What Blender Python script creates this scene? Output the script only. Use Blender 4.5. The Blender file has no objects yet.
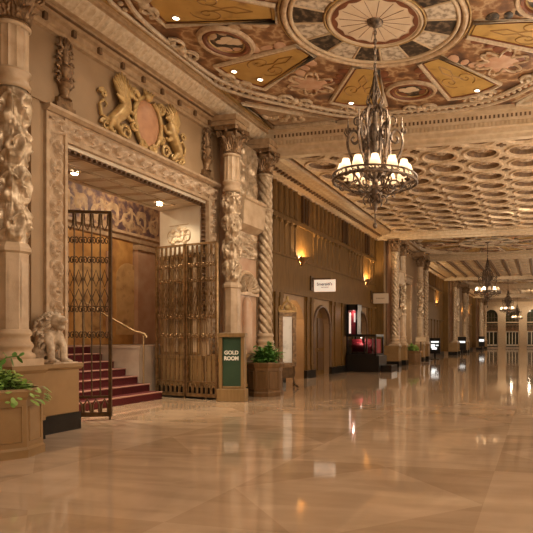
import bpy, math, random
from math import pi, sin, cos, atan2, hypot, sqrt, floor
from mathutils import Vector, noise, Matrix
random.seed(7)
SC = bpy.context.scene
COL = SC.collection

# ------------------------------------------------------------------ materials
def mat(name, col, rough=0.5, metal=0.0, col2=None, nscale=3.0, ndetail=4.0, lo=0.35, hi=0.65,
        bump=0.0, bscale=20.0, bdetail=4.0, btype='noise', bdist=0.02, emit=0.0, spec=0.5, ramp=None, stretch=None):
    m = bpy.data.materials.new(name); m.use_nodes = True
    nt = m.node_tree; N = nt.nodes; L = nt.links
    b = N['Principled BSDF']
    b.inputs['Base Color'].default_value = (*col, 1)
    b.inputs['Roughness'].default_value = rough
    b.inputs['Metallic'].default_value = metal
    b.inputs['Specular IOR Level'].default_value = spec
    tc = N.new('ShaderNodeTexCoord'); vec = tc.outputs['Object']
    if stretch:
        mp = N.new('ShaderNodeMapping'); mp.inputs['Scale'].default_value = stretch
        L.new(vec, mp.inputs['Vector']); vec = mp.outputs['Vector']
    if col2 or ramp:
        nz = N.new('ShaderNodeTexNoise'); nz.inputs['Scale'].default_value = nscale
        nz.inputs['Detail'].default_value = ndetail
        L.new(vec, nz.inputs['Vector'])
        cr = N.new('ShaderNodeValToRGB'); L.new(nz.outputs['Fac'], cr.inputs['Fac'])
        if ramp:
            el = cr.color_ramp.elements
            while len(el) < len(ramp): el.new(0.5)
            for e, (p, c) in zip(el, ramp):
                e.position = p; e.color = (*c, 1)
        else:
            cr.color_ramp.elements[0].position = lo; cr.color_ramp.elements[0].color = (*col, 1)
            cr.color_ramp.elements[1].position = hi; cr.color_ramp.elements[1].color = (*col2, 1)
        L.new(cr.outputs['Color'], b.inputs['Base Color'])
    if bump:
        if btype == 'voronoi':
            t = N.new('ShaderNodeTexVoronoi'); t.inputs['Scale'].default_value = bscale; o = t.outputs['Distance']
        else:
            t = N.new('ShaderNodeTexNoise'); t.inputs['Scale'].default_value = bscale
            t.inputs['Detail'].default_value = bdetail; o = t.outputs['Fac']
        L.new(vec, t.inputs['Vector'])
        bp = N.new('ShaderNodeBump'); bp.inputs['Strength'].default_value = bump; bp.inputs['Distance'].default_value = bdist
        L.new(o, bp.inputs['Height']); L.new(bp.outputs['Normal'], b.inputs['Normal'])
    if emit:
        b.inputs['Emission Color'].default_value = (*col, 1)
        b.inputs['Emission Strength'].default_value = emit
    return m

M = {}
M['wall'] = mat('wall_plaster', (.345, .23, .13), .6, col2=(.28, .18, .095), nscale=1.2, bump=.15, bscale=60)
M['stone'] = mat('carved_stone', (.49, .355, .23), .5, col2=(.37, .25, .15), nscale=7, bump=.35, bscale=45, bdist=.01)
M['stone_relief'] = mat('relief_stone', (.52, .385, .26), .42, col2=(.40, .275, .17), nscale=9, bump=.4, bscale=38, btype='voronoi', bdist=.015)
M['column'] = mat('column_stone', (.56, .42, .28), .4, col2=(.42, .29, .175), nscale=4, bump=.12, bscale=60)
M['silver'] = mat('column_relief', (.62, .49, .35), .30, .45, col2=(.36, .26, .16), nscale=10, bump=.3, bscale=40, bdist=.01)
M['capital'] = mat('capital_bronze', (.30, .185, .095), .42, .45, col2=(.14, .08, .04), nscale=14, bump=.4, bscale=40, bdist=.01)
M['bronze'] = mat('dark_bronze', (.085, .05, .025), .4, .6, col2=(.14, .085, .04), nscale=12)
M['gatebronze'] = mat('gate_bronze_lit_tone', (.36, .235, .12), .36, .75, col2=(.22, .135, .06), nscale=10)  # lit look of the right gate leaf put into the base colour
M['iron'] = mat('chandelier_iron', (.05, .034, .024), .42, .5, col2=(.20, .14, .095), nscale=16)
M['gold'] = mat('gilt_relief', (.52, .35, .14), .42, .25, col2=(.34, .21, .075), nscale=8)
M['shield'] = mat('shield_paint', (.46, .24, .12), .5, col2=(.36, .17, .085), nscale=6)
M['tanped'] = mat('tan_marble', (.32, .20, .09), .33, col2=(.255, .155, .065), nscale=2.5, ndetail=8)
M["black"] = mat("black_marble", (.008, .007, .006), .3, col2=(.018, .015, .012), nscale=6, spec=.3)
M['blackpaint'] = mat('black_lacquer', (.010, .008, .007), .3)
M['red'] = mat('red_carpet', (.115, .010, .012), .9, col2=(.075, .006, .008), nscale=30, bump=.3, bscale=200)
M['redlight'] = mat('red_velvet', (.30, .02, .035), .6, col2=(.20, .012, .022), nscale=8)
M['nosing'] = mat('carpet_nosing', (.44, .24, .19), .6)
M['cream'] = mat('cream_plaster', (.62, .48, .32), .5, col2=(.52, .385, .24), nscale=6)
M['creambright'] = mat('bright_plaster', (.66, .54, .39), .45, col2=(.50, .38, .25), nscale=14, bump=.3, bscale=50, bdist=.01)
M['creamrelief'] = mat('cream_relief', (.60, .455, .30), .5, col2=(.42, .28, .165), nscale=9, bump=.4, bscale=30, bdist=.015)
M['white'] = mat('white_panel', (.80, .72, .58), .5, col2=(.74, .65, .51), nscale=3)
M['signwhite'] = mat('sign_white', (.86, .78, .67), .5)
M['signglow'] = mat('sign_face_added_glow', (.90, .76, .60), .5, emit=.32)  # faint emission added so the dim board reads white
M['signbeige'] = mat('sign_beige', (.66, .54, .41), .5)
M['ink'] = mat('sign_ink', (.06, .035, .02), .6)
M['fadedink'] = mat('sign_faded_ink', (.36, .26, .18), .6)
M['letters'] = mat('white_letters', (.88, .86, .80), .5)
M['green'] = mat('green_board', (.022, .058, .032), .45, col2=(.032, .072, .042), nscale=3)
M['wood'] = mat('brown_wood', (.165, .087, .022), .6, col2=(.115, .06, .014), spec=.3, nscale=3, stretch=(4, 4, .6), bump=.05, bscale=20)
M['woodd'] = mat('dark_wood', (.12, .062, .026), .42, col2=(.08, .04, .016), nscale=3, stretch=(4, 4, .6))
M['tub'] = mat('tub_wood', (.185, .10, .04), .4, col2=(.13, .07, .026), nscale=3, stretch=(5, 5, .5))
M['frame'] = mat('sign_frame_wood', (.28, .18, .08), .4, col2=(.22, .135, .055), nscale=3, stretch=(5, 5, .5))
M['leaf'] = mat('leaf_green', (.14, .32, .06), .4, col2=(.06, .17, .03), nscale=6)
M['leafpale'] = mat('leaf_pale_green', (.40, .55, .15), .4, col2=(.17, .34, .06), nscale=5)
M['stem'] = mat('stem', (.05, .06, .02), .6)
M['soil'] = mat('soil', (.03, .02, .012), .9, bump=.5, bscale=60)
M['brass'] = mat('brass_rail', (.42, .30, .16), .35, .7)
M['lion'] = mat('lion_stone', (.68, .56, .42), .40, col2=(.36, .26, .17), nscale=11, bump=.5, bscale=30, bdist=.015)
M['pink'] = mat('pink_marble', (.50, .335, .225), .35, col2=(.42, .245, .15), nscale=2.5, ndetail=8)
M['pale'] = mat('pale_marble', (.50, .40, .32), .3, col2=(.40, .31, .24), nscale=2.5, ndetail=9)
M['mural'] = mat('mural_paint', (.5, .3, .1), .6, nscale=1.1, ndetail=6, ramp=[(.3, (.22, .10, .03)), (.45, (.46, .235, .065)), (.56, (.60, .34, .11)), (.68, (.36, .17, .055)), (.8, (.66, .42, .18))])
M['muralsky'] = mat('mural_vista', (.5, .3, .1), .6, nscale=2.4, ndetail=6, ramp=[(.3, (.30, .17, .07)), (.45, (.62, .41, .19)), (.6, (.52, .33, .14)), (.7, (.28, .15, .06))])
M['frieze'] = mat('frieze_paint', (.3, .2, .1), .6, nscale=3.2, ndetail=5, ramp=[(.30, (.05, .03, .04)), (.46, (.13, .075, .075)), (.55, (.32, .20, .11)), (.61, (.42, .29, .17)), (.70, (.10, .06, .065))])
M['friezescroll'] = mat('frieze_scroll_paint', (.50, .36, .21), .55, col2=(.30, .20, .12), nscale=6)
M['figure'] = mat('figure_paint', (.3, .2, .1), .5, nscale=1.9, ndetail=6, ramp=[(.30, (.05, .026, .014)), (.42, (.14, .062, .028)), (.49, (.26, .125, .05)), (.535, (.52, .36, .21)), (.57, (.30, .15, .06)), (.66, (.16, .075, .03)), (.78, (.07, .035, .016))])
M['ochre'] = mat('ochre_panel', (.40, .215, .045), .45, nscale=2.3, ndetail=5, ramp=[(.30, (.25, .13, .035)), (.42, (.47, .285, .075)), (.62, (.54, .335, .10)), (.74, (.34, .19, .05))])
M['ochreline'] = mat('ochre_line', (.33, .185, .05), .5, col2=(.26, .14, .04), nscale=5)
M['rust'] = mat('rust_paint', (.22, .075, .032), .5, col2=(.15, .05, .02), nscale=5)
M['damaskdark'] = mat('damask_dark', (.06, .04, .025), .5, nscale=9, ndetail=3, ramp=[(.42, (.022, .015, .010)), (.54, (.06, .04, .024)), (.62, (.17, .12, .075))])
M['damasklight'] = mat('damask_light', (.5, .4, .3), .5, nscale=9, ndetail=3, ramp=[(.40, (.30, .235, .17)), (.50, (.56, .47, .36)), (.62, (.68, .59, .47))])
M['disc'] = mat('medallion_cream', (.74, .60, .44), .5, col2=(.66, .51, .35), nscale=2.5)
M['cloud'] = mat('pink_cartouche', (.52, .29, .18), .5, col2=(.62, .42, .29), nscale=4)
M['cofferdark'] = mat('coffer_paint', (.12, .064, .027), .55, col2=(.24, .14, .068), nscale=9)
M['coffer'] = mat('coffer_plaster', (.70, .55, .38), .5, col2=(.50, .36, .22), nscale=7, bump=.3, bscale=25, bdist=.015)
M['beam'] = mat('beam_plaster', (.66, .52, .355), .45, col2=(.55, .41, .26), nscale=6, bump=.3, bscale=40, bdist=.008)
M['cornice'] = mat('cornice_plaster', (.45, .315, .19), .45, col2=(.33, .215, .12), nscale=8, bump=.3, bscale=40, bdist=.008)
M['cornicedark'] = mat('cornice_dark_paint', (.17, .095, .045), .5, col2=(.11, .06, .027), nscale=8)  # plain dark brown for dentils, strips and beads
M['nightglass'] = mat('night_glass', (.022, .022, .014), .12, col2=(.05, .05, .022), nscale=2)
M['darkcurtain'] = mat('window_dark', (.022, .016, .01), .35)

def shade_mat():
    m = bpy.data.materials.new('lamp_shade_fabric'); m.use_nodes = True
    nt = m.node_tree; N = nt.nodes; L = nt.links
    b = N['Principled BSDF']; b.inputs['Base Color'].default_value = (.85, .70, .50, 1); b.inputs['Roughness'].default_value = .8
    b.inputs['Emission Color'].default_value = (1, .76, .52, 1); b.inputs['Emission Strength'].default_value = .26
    t = N.new('ShaderNodeBsdfTranslucent'); t.inputs['Color'].default_value = (.9, .72, .5, 1)
    mx = N.new('ShaderNodeMixShader'); mx.inputs[0].default_value = .5
    L.new(b.outputs[0], mx.inputs[1]); L.new(t.outputs[0], mx.inputs[2]); L.new(mx.outputs[0], N['Material Output'].inputs['Surface'])
    return m
M['shade'] = shade_mat()
def glow(name, col, s): return mat(name, col, .5, emit=s)
M['spotglow'] = glow('spot_lens', (1, .80, .55), 30)
M['canglow'] = glow('downlight_lens', (1, .82, .58), 7)
M['sconceglow'] = glow('sconce_bowl_light', (1, .62, .25), 4)
M['screen'] = glow('screen_white', (.80, .82, .80), .7)
M['kioskpanel'] = glow('lit_case_panel', (.92, .72, .62), .45)
M['posterwhite'] = mat('poster_paper', (.62, .60, .56), .5, nscale=2.2, ndetail=6, ramp=[(.36, (.42, .42, .41)), (.50, (.84, .83, .79)), (.7, (.88, .87, .84))])

def glass_mat():
    m = bpy.data.materials.new('case_glass'); m.use_nodes = True
    b = m.node_tree.nodes['Principled BSDF']
    b.inputs['Transmission Weight'].default_value = 1; b.inputs['Roughness'].default_value = .02; b.inputs['IOR'].default_value = 1.15
    return m
M['glass'] = glass_mat()

def floor_mat():
    m = bpy.data.materials.new('polished_marble_floor'); m.use_nodes = True
    nt = m.node_tree; N = nt.nodes; L = nt.links
    b = N['Principled BSDF']; b.inputs['Roughness'].default_value = .055; b.inputs['Specular IOR Level'].default_value = .6
    tc = N.new('ShaderNodeTexCoord')
    def mapping(rot, sc, loc=(0, 0, 0)):
        mp = N.new('ShaderNodeMapping'); mp.inputs['Rotation'].default_value = (0, 0, rot)
        mp.inputs['Scale'].default_value = (sc, sc, sc); mp.inputs['Location'].default_value = loc
        L.new(tc.outputs['Object'], mp.inputs['Vector']); return mp.outputs['Vector']
    def mix(fac, a, c, mode='MIX'):
        x = N.new('ShaderNodeMix'); x.data_type = 'RGBA'; x.blend_type = mode
        if isinstance(fac, float): x.inputs[0].default_value = fac
        else: L.new(fac, x.inputs[0])
        for s, v in ((6, a), (7, c)):
            if isinstance(v, tuple): x.inputs[s].default_value = (*v, 1)
            else: L.new(v, x.inputs[s])
        return x.outputs[2]
    # large diamond inlay set diagonally in a square grid, with slab to slab tone changes
    ch = N.new('ShaderNodeTexChecker'); ch.inputs['Scale'].default_value = 1; L.new(mapping(pi/4, 1/1.75, (.3, .1, .005)), ch.inputs['Vector'])
    ch2 = N.new('ShaderNodeTexChecker'); ch2.inputs['Scale'].default_value = 1; L.new(mapping(0, 1/2.475, (.2, .35, .005)), ch2.inputs['Vector'])
    mu_ = N.new('ShaderNodeMath'); mu_.operation = 'MULTIPLY'; L.new(ch.outputs['Fac'], mu_.inputs[0]); L.new(ch2.outputs['Fac'], mu_.inputs[1])
    c = mix(mu_.outputs[0], (.53, .385, .262), (.455, .322, .212))
    nz = N.new('ShaderNodeTexNoise'); nz.inputs['Scale'].default_value = 1.1; nz.inputs['Detail'].default_value = 8; nz.inputs['Distortion'].default_value = 1.0
    L.new(mapping(.4, 1), nz.inputs['Vector'])
    cr = N.new('ShaderNodeValToRGB'); cr.color_ramp.elements[0].position = .35; cr.color_ramp.elements[0].color = (.88, .87, .855, 1)
    cr.color_ramp.elements[1].position = .65; cr.color_ramp.elements[1].color = (1.08, 1.08, 1.08, 1)
    L.new(nz.outputs['Fac'], cr.inputs['Fac'])
    c = mix(1.0, c, cr.outputs['Color'], 'MULTIPLY')
    mp = N.new('ShaderNodeMapping'); mp.inputs['Scale'].default_value = (.5, 2.6, 1); mp.inputs['Rotation'].default_value = (0, 0, .25); L.new(tc.outputs['Object'], mp.inputs['Vector'])
    vn = N.new('ShaderNodeTexNoise'); vn.inputs['Scale'].default_value = 1.3; vn.inputs['Detail'].default_value = 9; vn.inputs['Distortion'].default_value = .6; L.new(mp.outputs['Vector'], vn.inputs['Vector'])
    vr = N.new('ShaderNodeValToRGB'); vr.color_ramp.elements[0].position = .40; vr.color_ramp.elements[0].color = (.92, .91, .89, 1); vr.color_ramp.elements[1].position = .56; vr.color_ramp.elements[1].color = (1.04, 1.04, 1.04, 1)
    L.new(vn.outputs['Fac'], vr.inputs['Fac']); c = mix(1.0, c, vr.outputs['Color'], 'MULTIPLY')
    L.new(c, b.inputs['Base Color'])
    n2 = N.new('ShaderNodeTexNoise'); n2.inputs['Scale'].default_value = 2.2; n2.inputs['Detail'].default_value = 2
    L.new(tc.outputs['Object'], n2.inputs['Vector'])
    bp = N.new('ShaderNodeBump'); bp.inputs['Strength'].default_value = .035; bp.inputs['Distance'].default_value = .02
    L.new(n2.outputs['Fac'], bp.inputs['Height']); L.new(bp.outputs['Normal'], b.inputs['Normal'])
    return m
M['floor'] = floor_mat()

# ------------------------------------------------------------------ mesh builder
class G:
    def __init__(s): s.v = []; s.f = []; s.smooth = []
    def add(s, vs, fs, sm=False):
        o = len(s.v); s.v += [tuple(p) for p in vs]
        for f in fs: s.f.append(tuple(i + o for i in f)); s.smooth.append(sm)
        return s
    def box(s, x0, y0, z0, x1, y1, z1):
        vs = [(x, y, z) for x in (x0, x1) for y in (y0, y1) for z in (z0, z1)]
        return s.add(vs, [(0, 1, 3, 2), (4, 6, 7, 5), (0, 4, 5, 1), (2, 3, 7, 6), (0, 2, 6, 4), (1, 5, 7, 3)])
    def prism(s, poly, axis, a, b):
        # poly: 2D points in the other two axes (in x,y,z order)
        def P(p, t):
            q = [p[0], p[1]]; q.insert('xyz'.index(axis), t); return q
        n = len(poly)
        vs = [P(p, a) for p in poly] + [P(p, b) for p in poly]
        fs = [tuple(range(n)), tuple(range(2*n-1, n-1, -1))] + [(i, i+n, (i+1) % n + n, (i+1) % n) for i in range(n)]
        return s.add(vs, fs)
    def lathe(s, prof, n=24, c=(0, 0, 0), rf=None, cap=True, sm=True, phase=0.0, a0=0.0, a1=2*pi):
        full = abs(a1-a0-2*pi) < 1e-6
        m = n if full else n+1
        vs = []
        for r, z in prof:
            for i in range(m):
                t = a0 + (a1-a0)*i/n + phase
                rr = r if rf is None else rf(t, z, r)
                vs.append((c[0]+rr*cos(t), c[1]+rr*sin(t), c[2]+z))
        fs = []
        for j in range(len(prof)-1):
            for i in range(n):
                k = (i+1) % m
                fs.append((j*m+i, j*m+k, (j+1)*m+k, (j+1)*m+i))
        s.add(vs, fs, sm)
        if cap and full:
            o = len(s.v)-len(vs)
            s.f.append(tuple(o+i for i in range(m-1, -1, -1))); s.smooth.append(False)
            s.f.append(tuple(o+(len(prof)-1)*m+i for i in range(m))); s.smooth.append(False)
        return s
    def tube(s, pts, r, n=6, closed=False):
        P = [Vector(p) for p in pts]; k = len(P)
        R = r if isinstance(r, (list, tuple)) else [r]*k
        vs = []; up = Vector((0, 0, 1)); prev = None
        for i in range(k):
            if closed: d = P[(i+1) % k]-P[i-1]
            else: d = P[min(i+1, k-1)]-P[max(i-1, 0)]
            if d.length < 1e-9: d = Vector((0, 0, 1))
            d.normalize()
            if prev is None:
                u = d.cross(up)
                if u.length < .05: u = d.cross(Vector((1, 0, 0)))
            else: u = prev - d*prev.dot(d)
            u.normalize(); prev = u; w = d.cross(u)
            for j in range(n):
                a = 2*pi*j/n; vs.append(P[i]+R[i]*(cos(a)*u+sin(a)*w))
        fs = []
        for i in range(k if closed else k-1):
            a = i*n; b = ((i+1) % k)*n
            for j in range(n): fs.append((a+j, a+(j+1) % n, b+(j+1) % n, b+j))
        if not closed:
            fs.append(tuple(range(n-1, -1, -1))); fs.append(tuple((k-1)*n+j for j in range(n)))
        return s.add(vs, fs, True)
    def grid(s, nu, nv, fn, sm=True):
        vs = [fn(i/nu, j/nv) for i in range(nu+1) for j in range(nv+1)]
        fs = [(i*(nv+1)+j, (i+1)*(nv+1)+j, (i+1)*(nv+1)+j+1, i*(nv+1)+j+1) for i in range(nu) for j in range(nv)]
        return s.add(vs, fs, sm)
    def ell(s, c, r, n=12, m=8, rot=None):
        vs = []; fs = []
        for j in range(1, m):
            p = pi*j/m
            for i in range(n):
                t = 2*pi*i/n; q = Vector((r[0]*sin(p)*cos(t), r[1]*sin(p)*sin(t), r[2]*cos(p)))
                if rot: q = rot @ q
                vs.append(Vector(c)+q)
        q0 = Vector((0, 0, r[2])); q1 = Vector((0, 0, -r[2]))
        if rot: q0 = rot @ q0; q1 = rot @ q1
        vs += [Vector(c)+q0, Vector(c)+q1]; t0 = len(vs)-2; t1 = len(vs)-1
        for j in range(m-2):
            for i in range(n): fs.append((j*n+i, (j+1)*n+i, (j+1)*n+(i+1) % n, j*n+(i+1) % n))
        for i in range(n):
            fs.append((t0, i, (i+1) % n)); fs.append((t1, (m-2)*n+(i+1) % n, (m-2)*n+i))
        return s.add(vs, fs, True)
    def sector(s, c, r0, r1, a0, a1, z0, z1, n=16):
        top = []; 
        full = abs(a1-a0-2*pi) < 1e-6
        m = n if full else n+1
        vs = []
        for i in range(m):
            a = a0+(a1-a0)*i/n
            for r in (r0, r1):
                for z in (z0, z1): vs.append((c[0]+r*cos(a), c[1]+r*sin(a), z))
        fs = []
        for i in range(n):
            a = i*4; b = ((i+1) % m)*4
            fs += [(a, b, b+2, a+2), (a+1, a+3, b+3, b+1), (a, a+1, b+1, b), (a+2, b+2, b+3, a+3)]
        if not full: fs += [(0, 2, 3, 1), ((m-1)*4, (m-1)*4+1, (m-1)*4+3, (m-1)*4+2)]
        return s.add(vs, fs)
    def poly(s, pts, z0, z1): return s.prism(pts, 'z', z0, z1)
    def data(s, name, m):
        me = bpy.data.meshes.new(name); me.from_pydata(s.v, [], s.f)
        me.polygons.foreach_set('use_smooth', s.smooth); me.materials.append(m)
        me.validate(); 
        import bmesh
        b = bmesh.new(); b.from_mesh(me); bmesh.ops.recalc_face_normals(b, faces=b.faces); b.to_mesh(me); b.free()
        me.update(); return me
    def build(s, name, m, parent=None, loc=(0, 0, 0), rot=0.0, bevel=0.0, remesh=0.0):
        me = s.data(name, m)
        if any(s.smooth): me.set_sharp_from_angle(angle=math.radians(50))
        o = bpy.data.objects.new(name, me); COL.objects.link(o)
        o.location = loc; o.rotation_euler = (0, 0, rot)
        if parent: o.parent = parent
        if remesh:
            d = o.modifiers.new('fuse', 'REMESH'); d.mode = 'VOXEL'; d.voxel_size = remesh; d.use_smooth_shade = True
            d = o.modifiers.new('soft', 'SMOOTH'); d.iterations = 3; d.factor = .5
        if bevel:
            d = o.modifiers.new('bevel', 'BEVEL'); d.width = bevel; d.segments = 2; d.limit_method = 'ANGLE'
        return o

def tag(o, label, cat, group=None, kind=None):
    o['label'] = label; o['category'] = cat
    if group: o['group'] = group
    if kind: o['kind'] = kind
    return o
def struct(o, label, cat): return tag(o, label, cat, kind='structure')
def empty(name, loc=(0, 0, 0), rz=0.0):
    o = bpy.data.objects.new(name, None); COL.objects.link(o); o.location = loc; o.rotation_euler = (0, 0, rz)
    o.empty_display_size = .2; return o
def copy_tree(o, parent=None):
    c = o.copy(); COL.objects.link(c)
    if parent: c.parent = parent
    for ch in o.children: copy_tree(ch, c)
    return c
def text(body, size, m, parent, loc, rot=(pi/2, 0, 0), name='lettering', bold=0.0, extrude=.004, xs=1.0):
    cu = bpy.data.curves.new(name, 'FONT'); cu.body = body; cu.size = size; cu.align_x = 'CENTER'; cu.align_y = 'CENTER'
    cu.extrude = extrude; cu.offset = bold; cu.materials.append(m)
    t_ = bpy.data.objects.new('tmp_text', cu); COL.objects.link(t_); bpy.context.view_layer.update()
    me = bpy.data.meshes.new_from_object(t_.evaluated_get(bpy.context.evaluated_depsgraph_get())); bpy.data.objects.remove(t_)
    o = bpy.data.objects.new(name, me); COL.objects.link(o); o.parent = parent; o.location = loc; o.rotation_euler = rot; o.scale = (xs, 1, 1)
    return o
def plight(name, loc, w, col=(1, .81, .59), r=.06):
    l = bpy.data.lights.new(name, 'POINT'); l.energy = w; l.color = col; l.shadow_soft_size = r
    o = bpy.data.objects.new(name, l); COL.objects.link(o); o.location = loc; return o
def slight(name, loc, w, tgt, ang=100, blend=.6, col=(1, .82, .61), r=.08):
    l = bpy.data.lights.new(name, 'SPOT'); l.energy = w; l.color = col; l.shadow_soft_size = r
    l.spot_size = math.radians(ang); l.spot_blend = blend
    o = bpy.data.objects.new(name, l); COL.objects.link(o); o.location = loc
    o.rotation_euler = (Vector(tgt)-Vector(loc)).to_track_quat('-Z', 'Y').to_euler(); return o

# relief height of a running acanthus scroll; u runs in cells along the band, v in 0..1 across
def scroll(u, v):
    i = floor(u); s = 1 if i % 2 else -1
    x = (u-i-.5)*2; y = (v-.5)*2*s
    r = hypot(x, y); t = atan2(y, x)
    sp = .5+.5*cos(t-7.5*sqrt(r+.02)+1.2)
    lobes = .5+.5*cos(6*t+3*r)
    h = sp**1.5*(1-.35*lobes*min(1, r*1.4))
    stem = math.exp(-((y-.55*sin(x*pi/2+.4))/.12)**2)*.6
    if r > 1.05: h *= max(0, 1-(r-1.05)*3)
    return max(h, stem)*(1-abs(v*2-1)**6)

# ------------------------------------------------------------------ dimensions
CX, CY = -2.95, 10.19              # hall axis, centre of the near painted bay
WA, WB, WR = -7.95, -8.45, 2.05    # wall planes: column bays, plain bays, right wall
YA = [(5.2, 14.9), (29.15, 37.9), (51.0, 60.2), (73.8, 82.8)]
YB = [(14.9, 29.15), (37.9, 51.0), (60.2, 73.8)]
YEND = 86.0
ZC, ZB = 7.35, 7.0

# ------------------------------------------------------------------ camera
cam = bpy.data.cameras.new('camera'); cam.sensor_width = 36; cam.lens = 575/533*36
cam.shift_x = (266.5-396)/533; cam.shift_y = (338-266.5)/533; cam.clip_end = 300
co = bpy.data.objects.new('camera', cam); COL.objects.link(co); co.location = (0, 0, 1.5)
co.rotation_euler = (pi/2, 0, math.radians(14.06)); SC.camera = co

# ------------------------------------------------------------------ floor and walls
struct(G().box(-13, -8, -.2, 3, 90, 0).build('floor', M['floor']), 'polished tan marble floor with diamond inlay', 'floor')

w = G()
# near column bay with its splayed opening
w.prism([(-9.6, -8), (-9.6, 7.7), (WA, 8.2), (WA, -8)], 'z', 0, 7.6)
w.prism([(-9.6, 13.05), (WA, 12.55), (WA, 14.9), (-9.6, 14.9)], 'z', 0, 7.6)
w.prism([(-9.6, 7.7), (WA, 8.2), (WA, 12.55), (-9.6, 13.05)], 'z', 4.87, 7.6)
def archpts(y0, y1, zs, n=12):
    c = (y0+y1)/2; r = (y1-y0)/2
    return [(c-r*cos(pi*i/n), zs+r*sin(pi*i/n)) for i in range(n+1)]
B1doors = [(17.95, 19.75, 1.95), (20.65, 22.35, 1.85), (25.9, 27.6, 1.85)]
out = [(14.9, 0)]
for a, b, zs in B1doors: out += [(a, 0)] + archpts(a, b, zs) + [(b, 0)]
out += [(29.15, 0), (29.15, 7.6), (14.9, 7.6)]
w.prism(out, 'x', WB, WB-.35)
for a, b, zs in B1doors: w.box(WB-1.3, a-.3, 0, WB-1.2, b+.3, 3.2)
for a, b in ((17.65, 17.95), (19.75, 20.05)): w.box(WB-1.3, a, 0, WB-.35, b, 3.2)
w.box(WB-1.3, 17.65, 3.0, WB-.35, 20.05, 3.2)
portals = []
for (a, b) in YA[1:]:
    c = (a+b)/2; p0, p1 = c-1.75, c+1.75; portals.append((p0, p1))
    w.box(-9.3, a, 0, WA, p0, 7.6); w.box(-9.3, p1, 0, WA, b, 7.6); w.box(-9.3, p0, 4.85, WA, p1, 7.6)
    w.box(-9.3, p0, 0, -8.6, p1, 4.85)
for (a, b) in YB[1:]: w.box(-9.0, a, 0, WB, b, 7.6)
w.box(-9.0, 82.8, 0, WB, 90, 7.6)
struct(w.build('wall_left', M['wall']), 'long tan plaster wall on the left with column bays', 'wall')
struct(G().box(WR, -8, 0, WR+.3, 90, 7.6).build('wall_right', M['wall']), 'tan plaster wall on the right', 'wall')
struct(G().box(-8.5, -8.2, 0, 2.4, -8, 7.6).build('wall_back', M['wall']), 'plain wall behind the viewer', 'wall')

# vestibule behind the gate
v = G()
v.box(-12.8, 4.2, 0, -12.6, 17.2, 7.0); v.box(-12.8, 4.0, 0, -9.6, 4.2, 7.0); v.box(-12.8, 17.2, 0, -9.6, 17.4, 7.0)
v.box(-12.8, 4.0, 7.0, -9.5, 17.4, 7.15)
struct(v.build('wall_vestibule', M['pink']), 'walls of the stair vestibule behind the gate', 'wall')

# brown panelling, string courses and pleats of the plain bays
def panel_bay(y0, y1, name, near):
    t = G()
    t.box(WB, y0, 5.50, WB+.10, y1, 5.60); t.box(WB, y0, 5.60, WB+.05, y1, 5.68)
    t.box(WB, y0, 4.28, WB+.06, y1, 4.36)
    t.box(WB, y0, 3.02, WB+.10, y1, 3.12)
    st = .42
    n = int((y1-y0)/st)
    for i in range(n):
        y = y0+.25+i*st
        if near and min(abs(y-q) for q in (19.75, 24.15, 27.55)) < .45: continue
        if i % 6 == 2 and not near: continue
        t.lathe([(.11, 5.68), (.11, 6.7)], 8, (WB, y, 0), cap=False, a0=-pi/2, a1=pi/2)
        t.lathe([(.05, 4.36), (.05, 5.3), (.075, 5.5)], 6, (WB, y, 0), cap=False, a0=-pi/2, a1=pi/2)
        if near or i % 2 == 0: t.lathe([(0, 5.36), (.06, 5.40), (.08, 5.5)], 6, (WB+.05, y, 0), cap=False, a0=-pi/2, a1=pi/2)
    return t
for k, (a, b) in enumerate(YB):
    t = panel_bay(a, b, '', k == 0)
    if k == 0:
        ys = [15.6, 17.35, 17.7, 19.98, 20.4, 22.6, 23.0, 23.9, 25.4, 28.0, 28.5]
    else: ys = [a+.6+1.35*i for i in range(9)]
    for y in ys:
        t.box(WB, y-.09, .3, WB+.07, y+.09, 2.85); t.box(WB, y-.13, .3, WB+.10, y+.13, .5); t.box(WB, y-.13, 2.85, WB+.10, y+.13, 3.02)
    struct(t.build('trim_%d' % (k+1), M['wood']), ['brown pleated wood panelling of the first plain bay', 'brown wood panelling of the second plain bay', 'brown wood panelling of the far plain bay'][k], 'panelling')
    p = G()
    p.box(WB, a, 3.12, WB+.02, b, 6.72)
    segs = [(a, b)]
    if k == 0: segs = [(a, 17.95), (19.75, 20.65), (22.35, 25.9), (27.6, b)]
    for s0, s1 in segs: p.box(WB, s0, .3, WB+.02, s1, 3.02)
    struct(p.build('trim_%d' % (k+4), M['wood']), ['brown wood facing behind the first bay pleats', 'brown wood facing of the second bay', 'brown wood facing of the far bay'][k], 'panelling')
    bb = G()
    for s0, s1 in segs: bb.box(WB, s0, 0, WB+.12, s1, .30)
    struct(bb.build(['baseboard_left', 'baseboard_left_middle', 'baseboard_left_far'][k], M['black']), ['dark marble baseboard under the first panelled bay', 'dark marble baseboard of the second panelled bay', 'dark marble baseboard of the far panelled bay'][k], 'baseboard')
g = G()
for (a, b) in YA[1:]: g.box(WB, a-.04, .30, WA-.01, a-.005, 6.62)
struct(g.build('trim_43', M['wood']), 'brown wood facing on the returns of the column bays', 'panelling')
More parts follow.
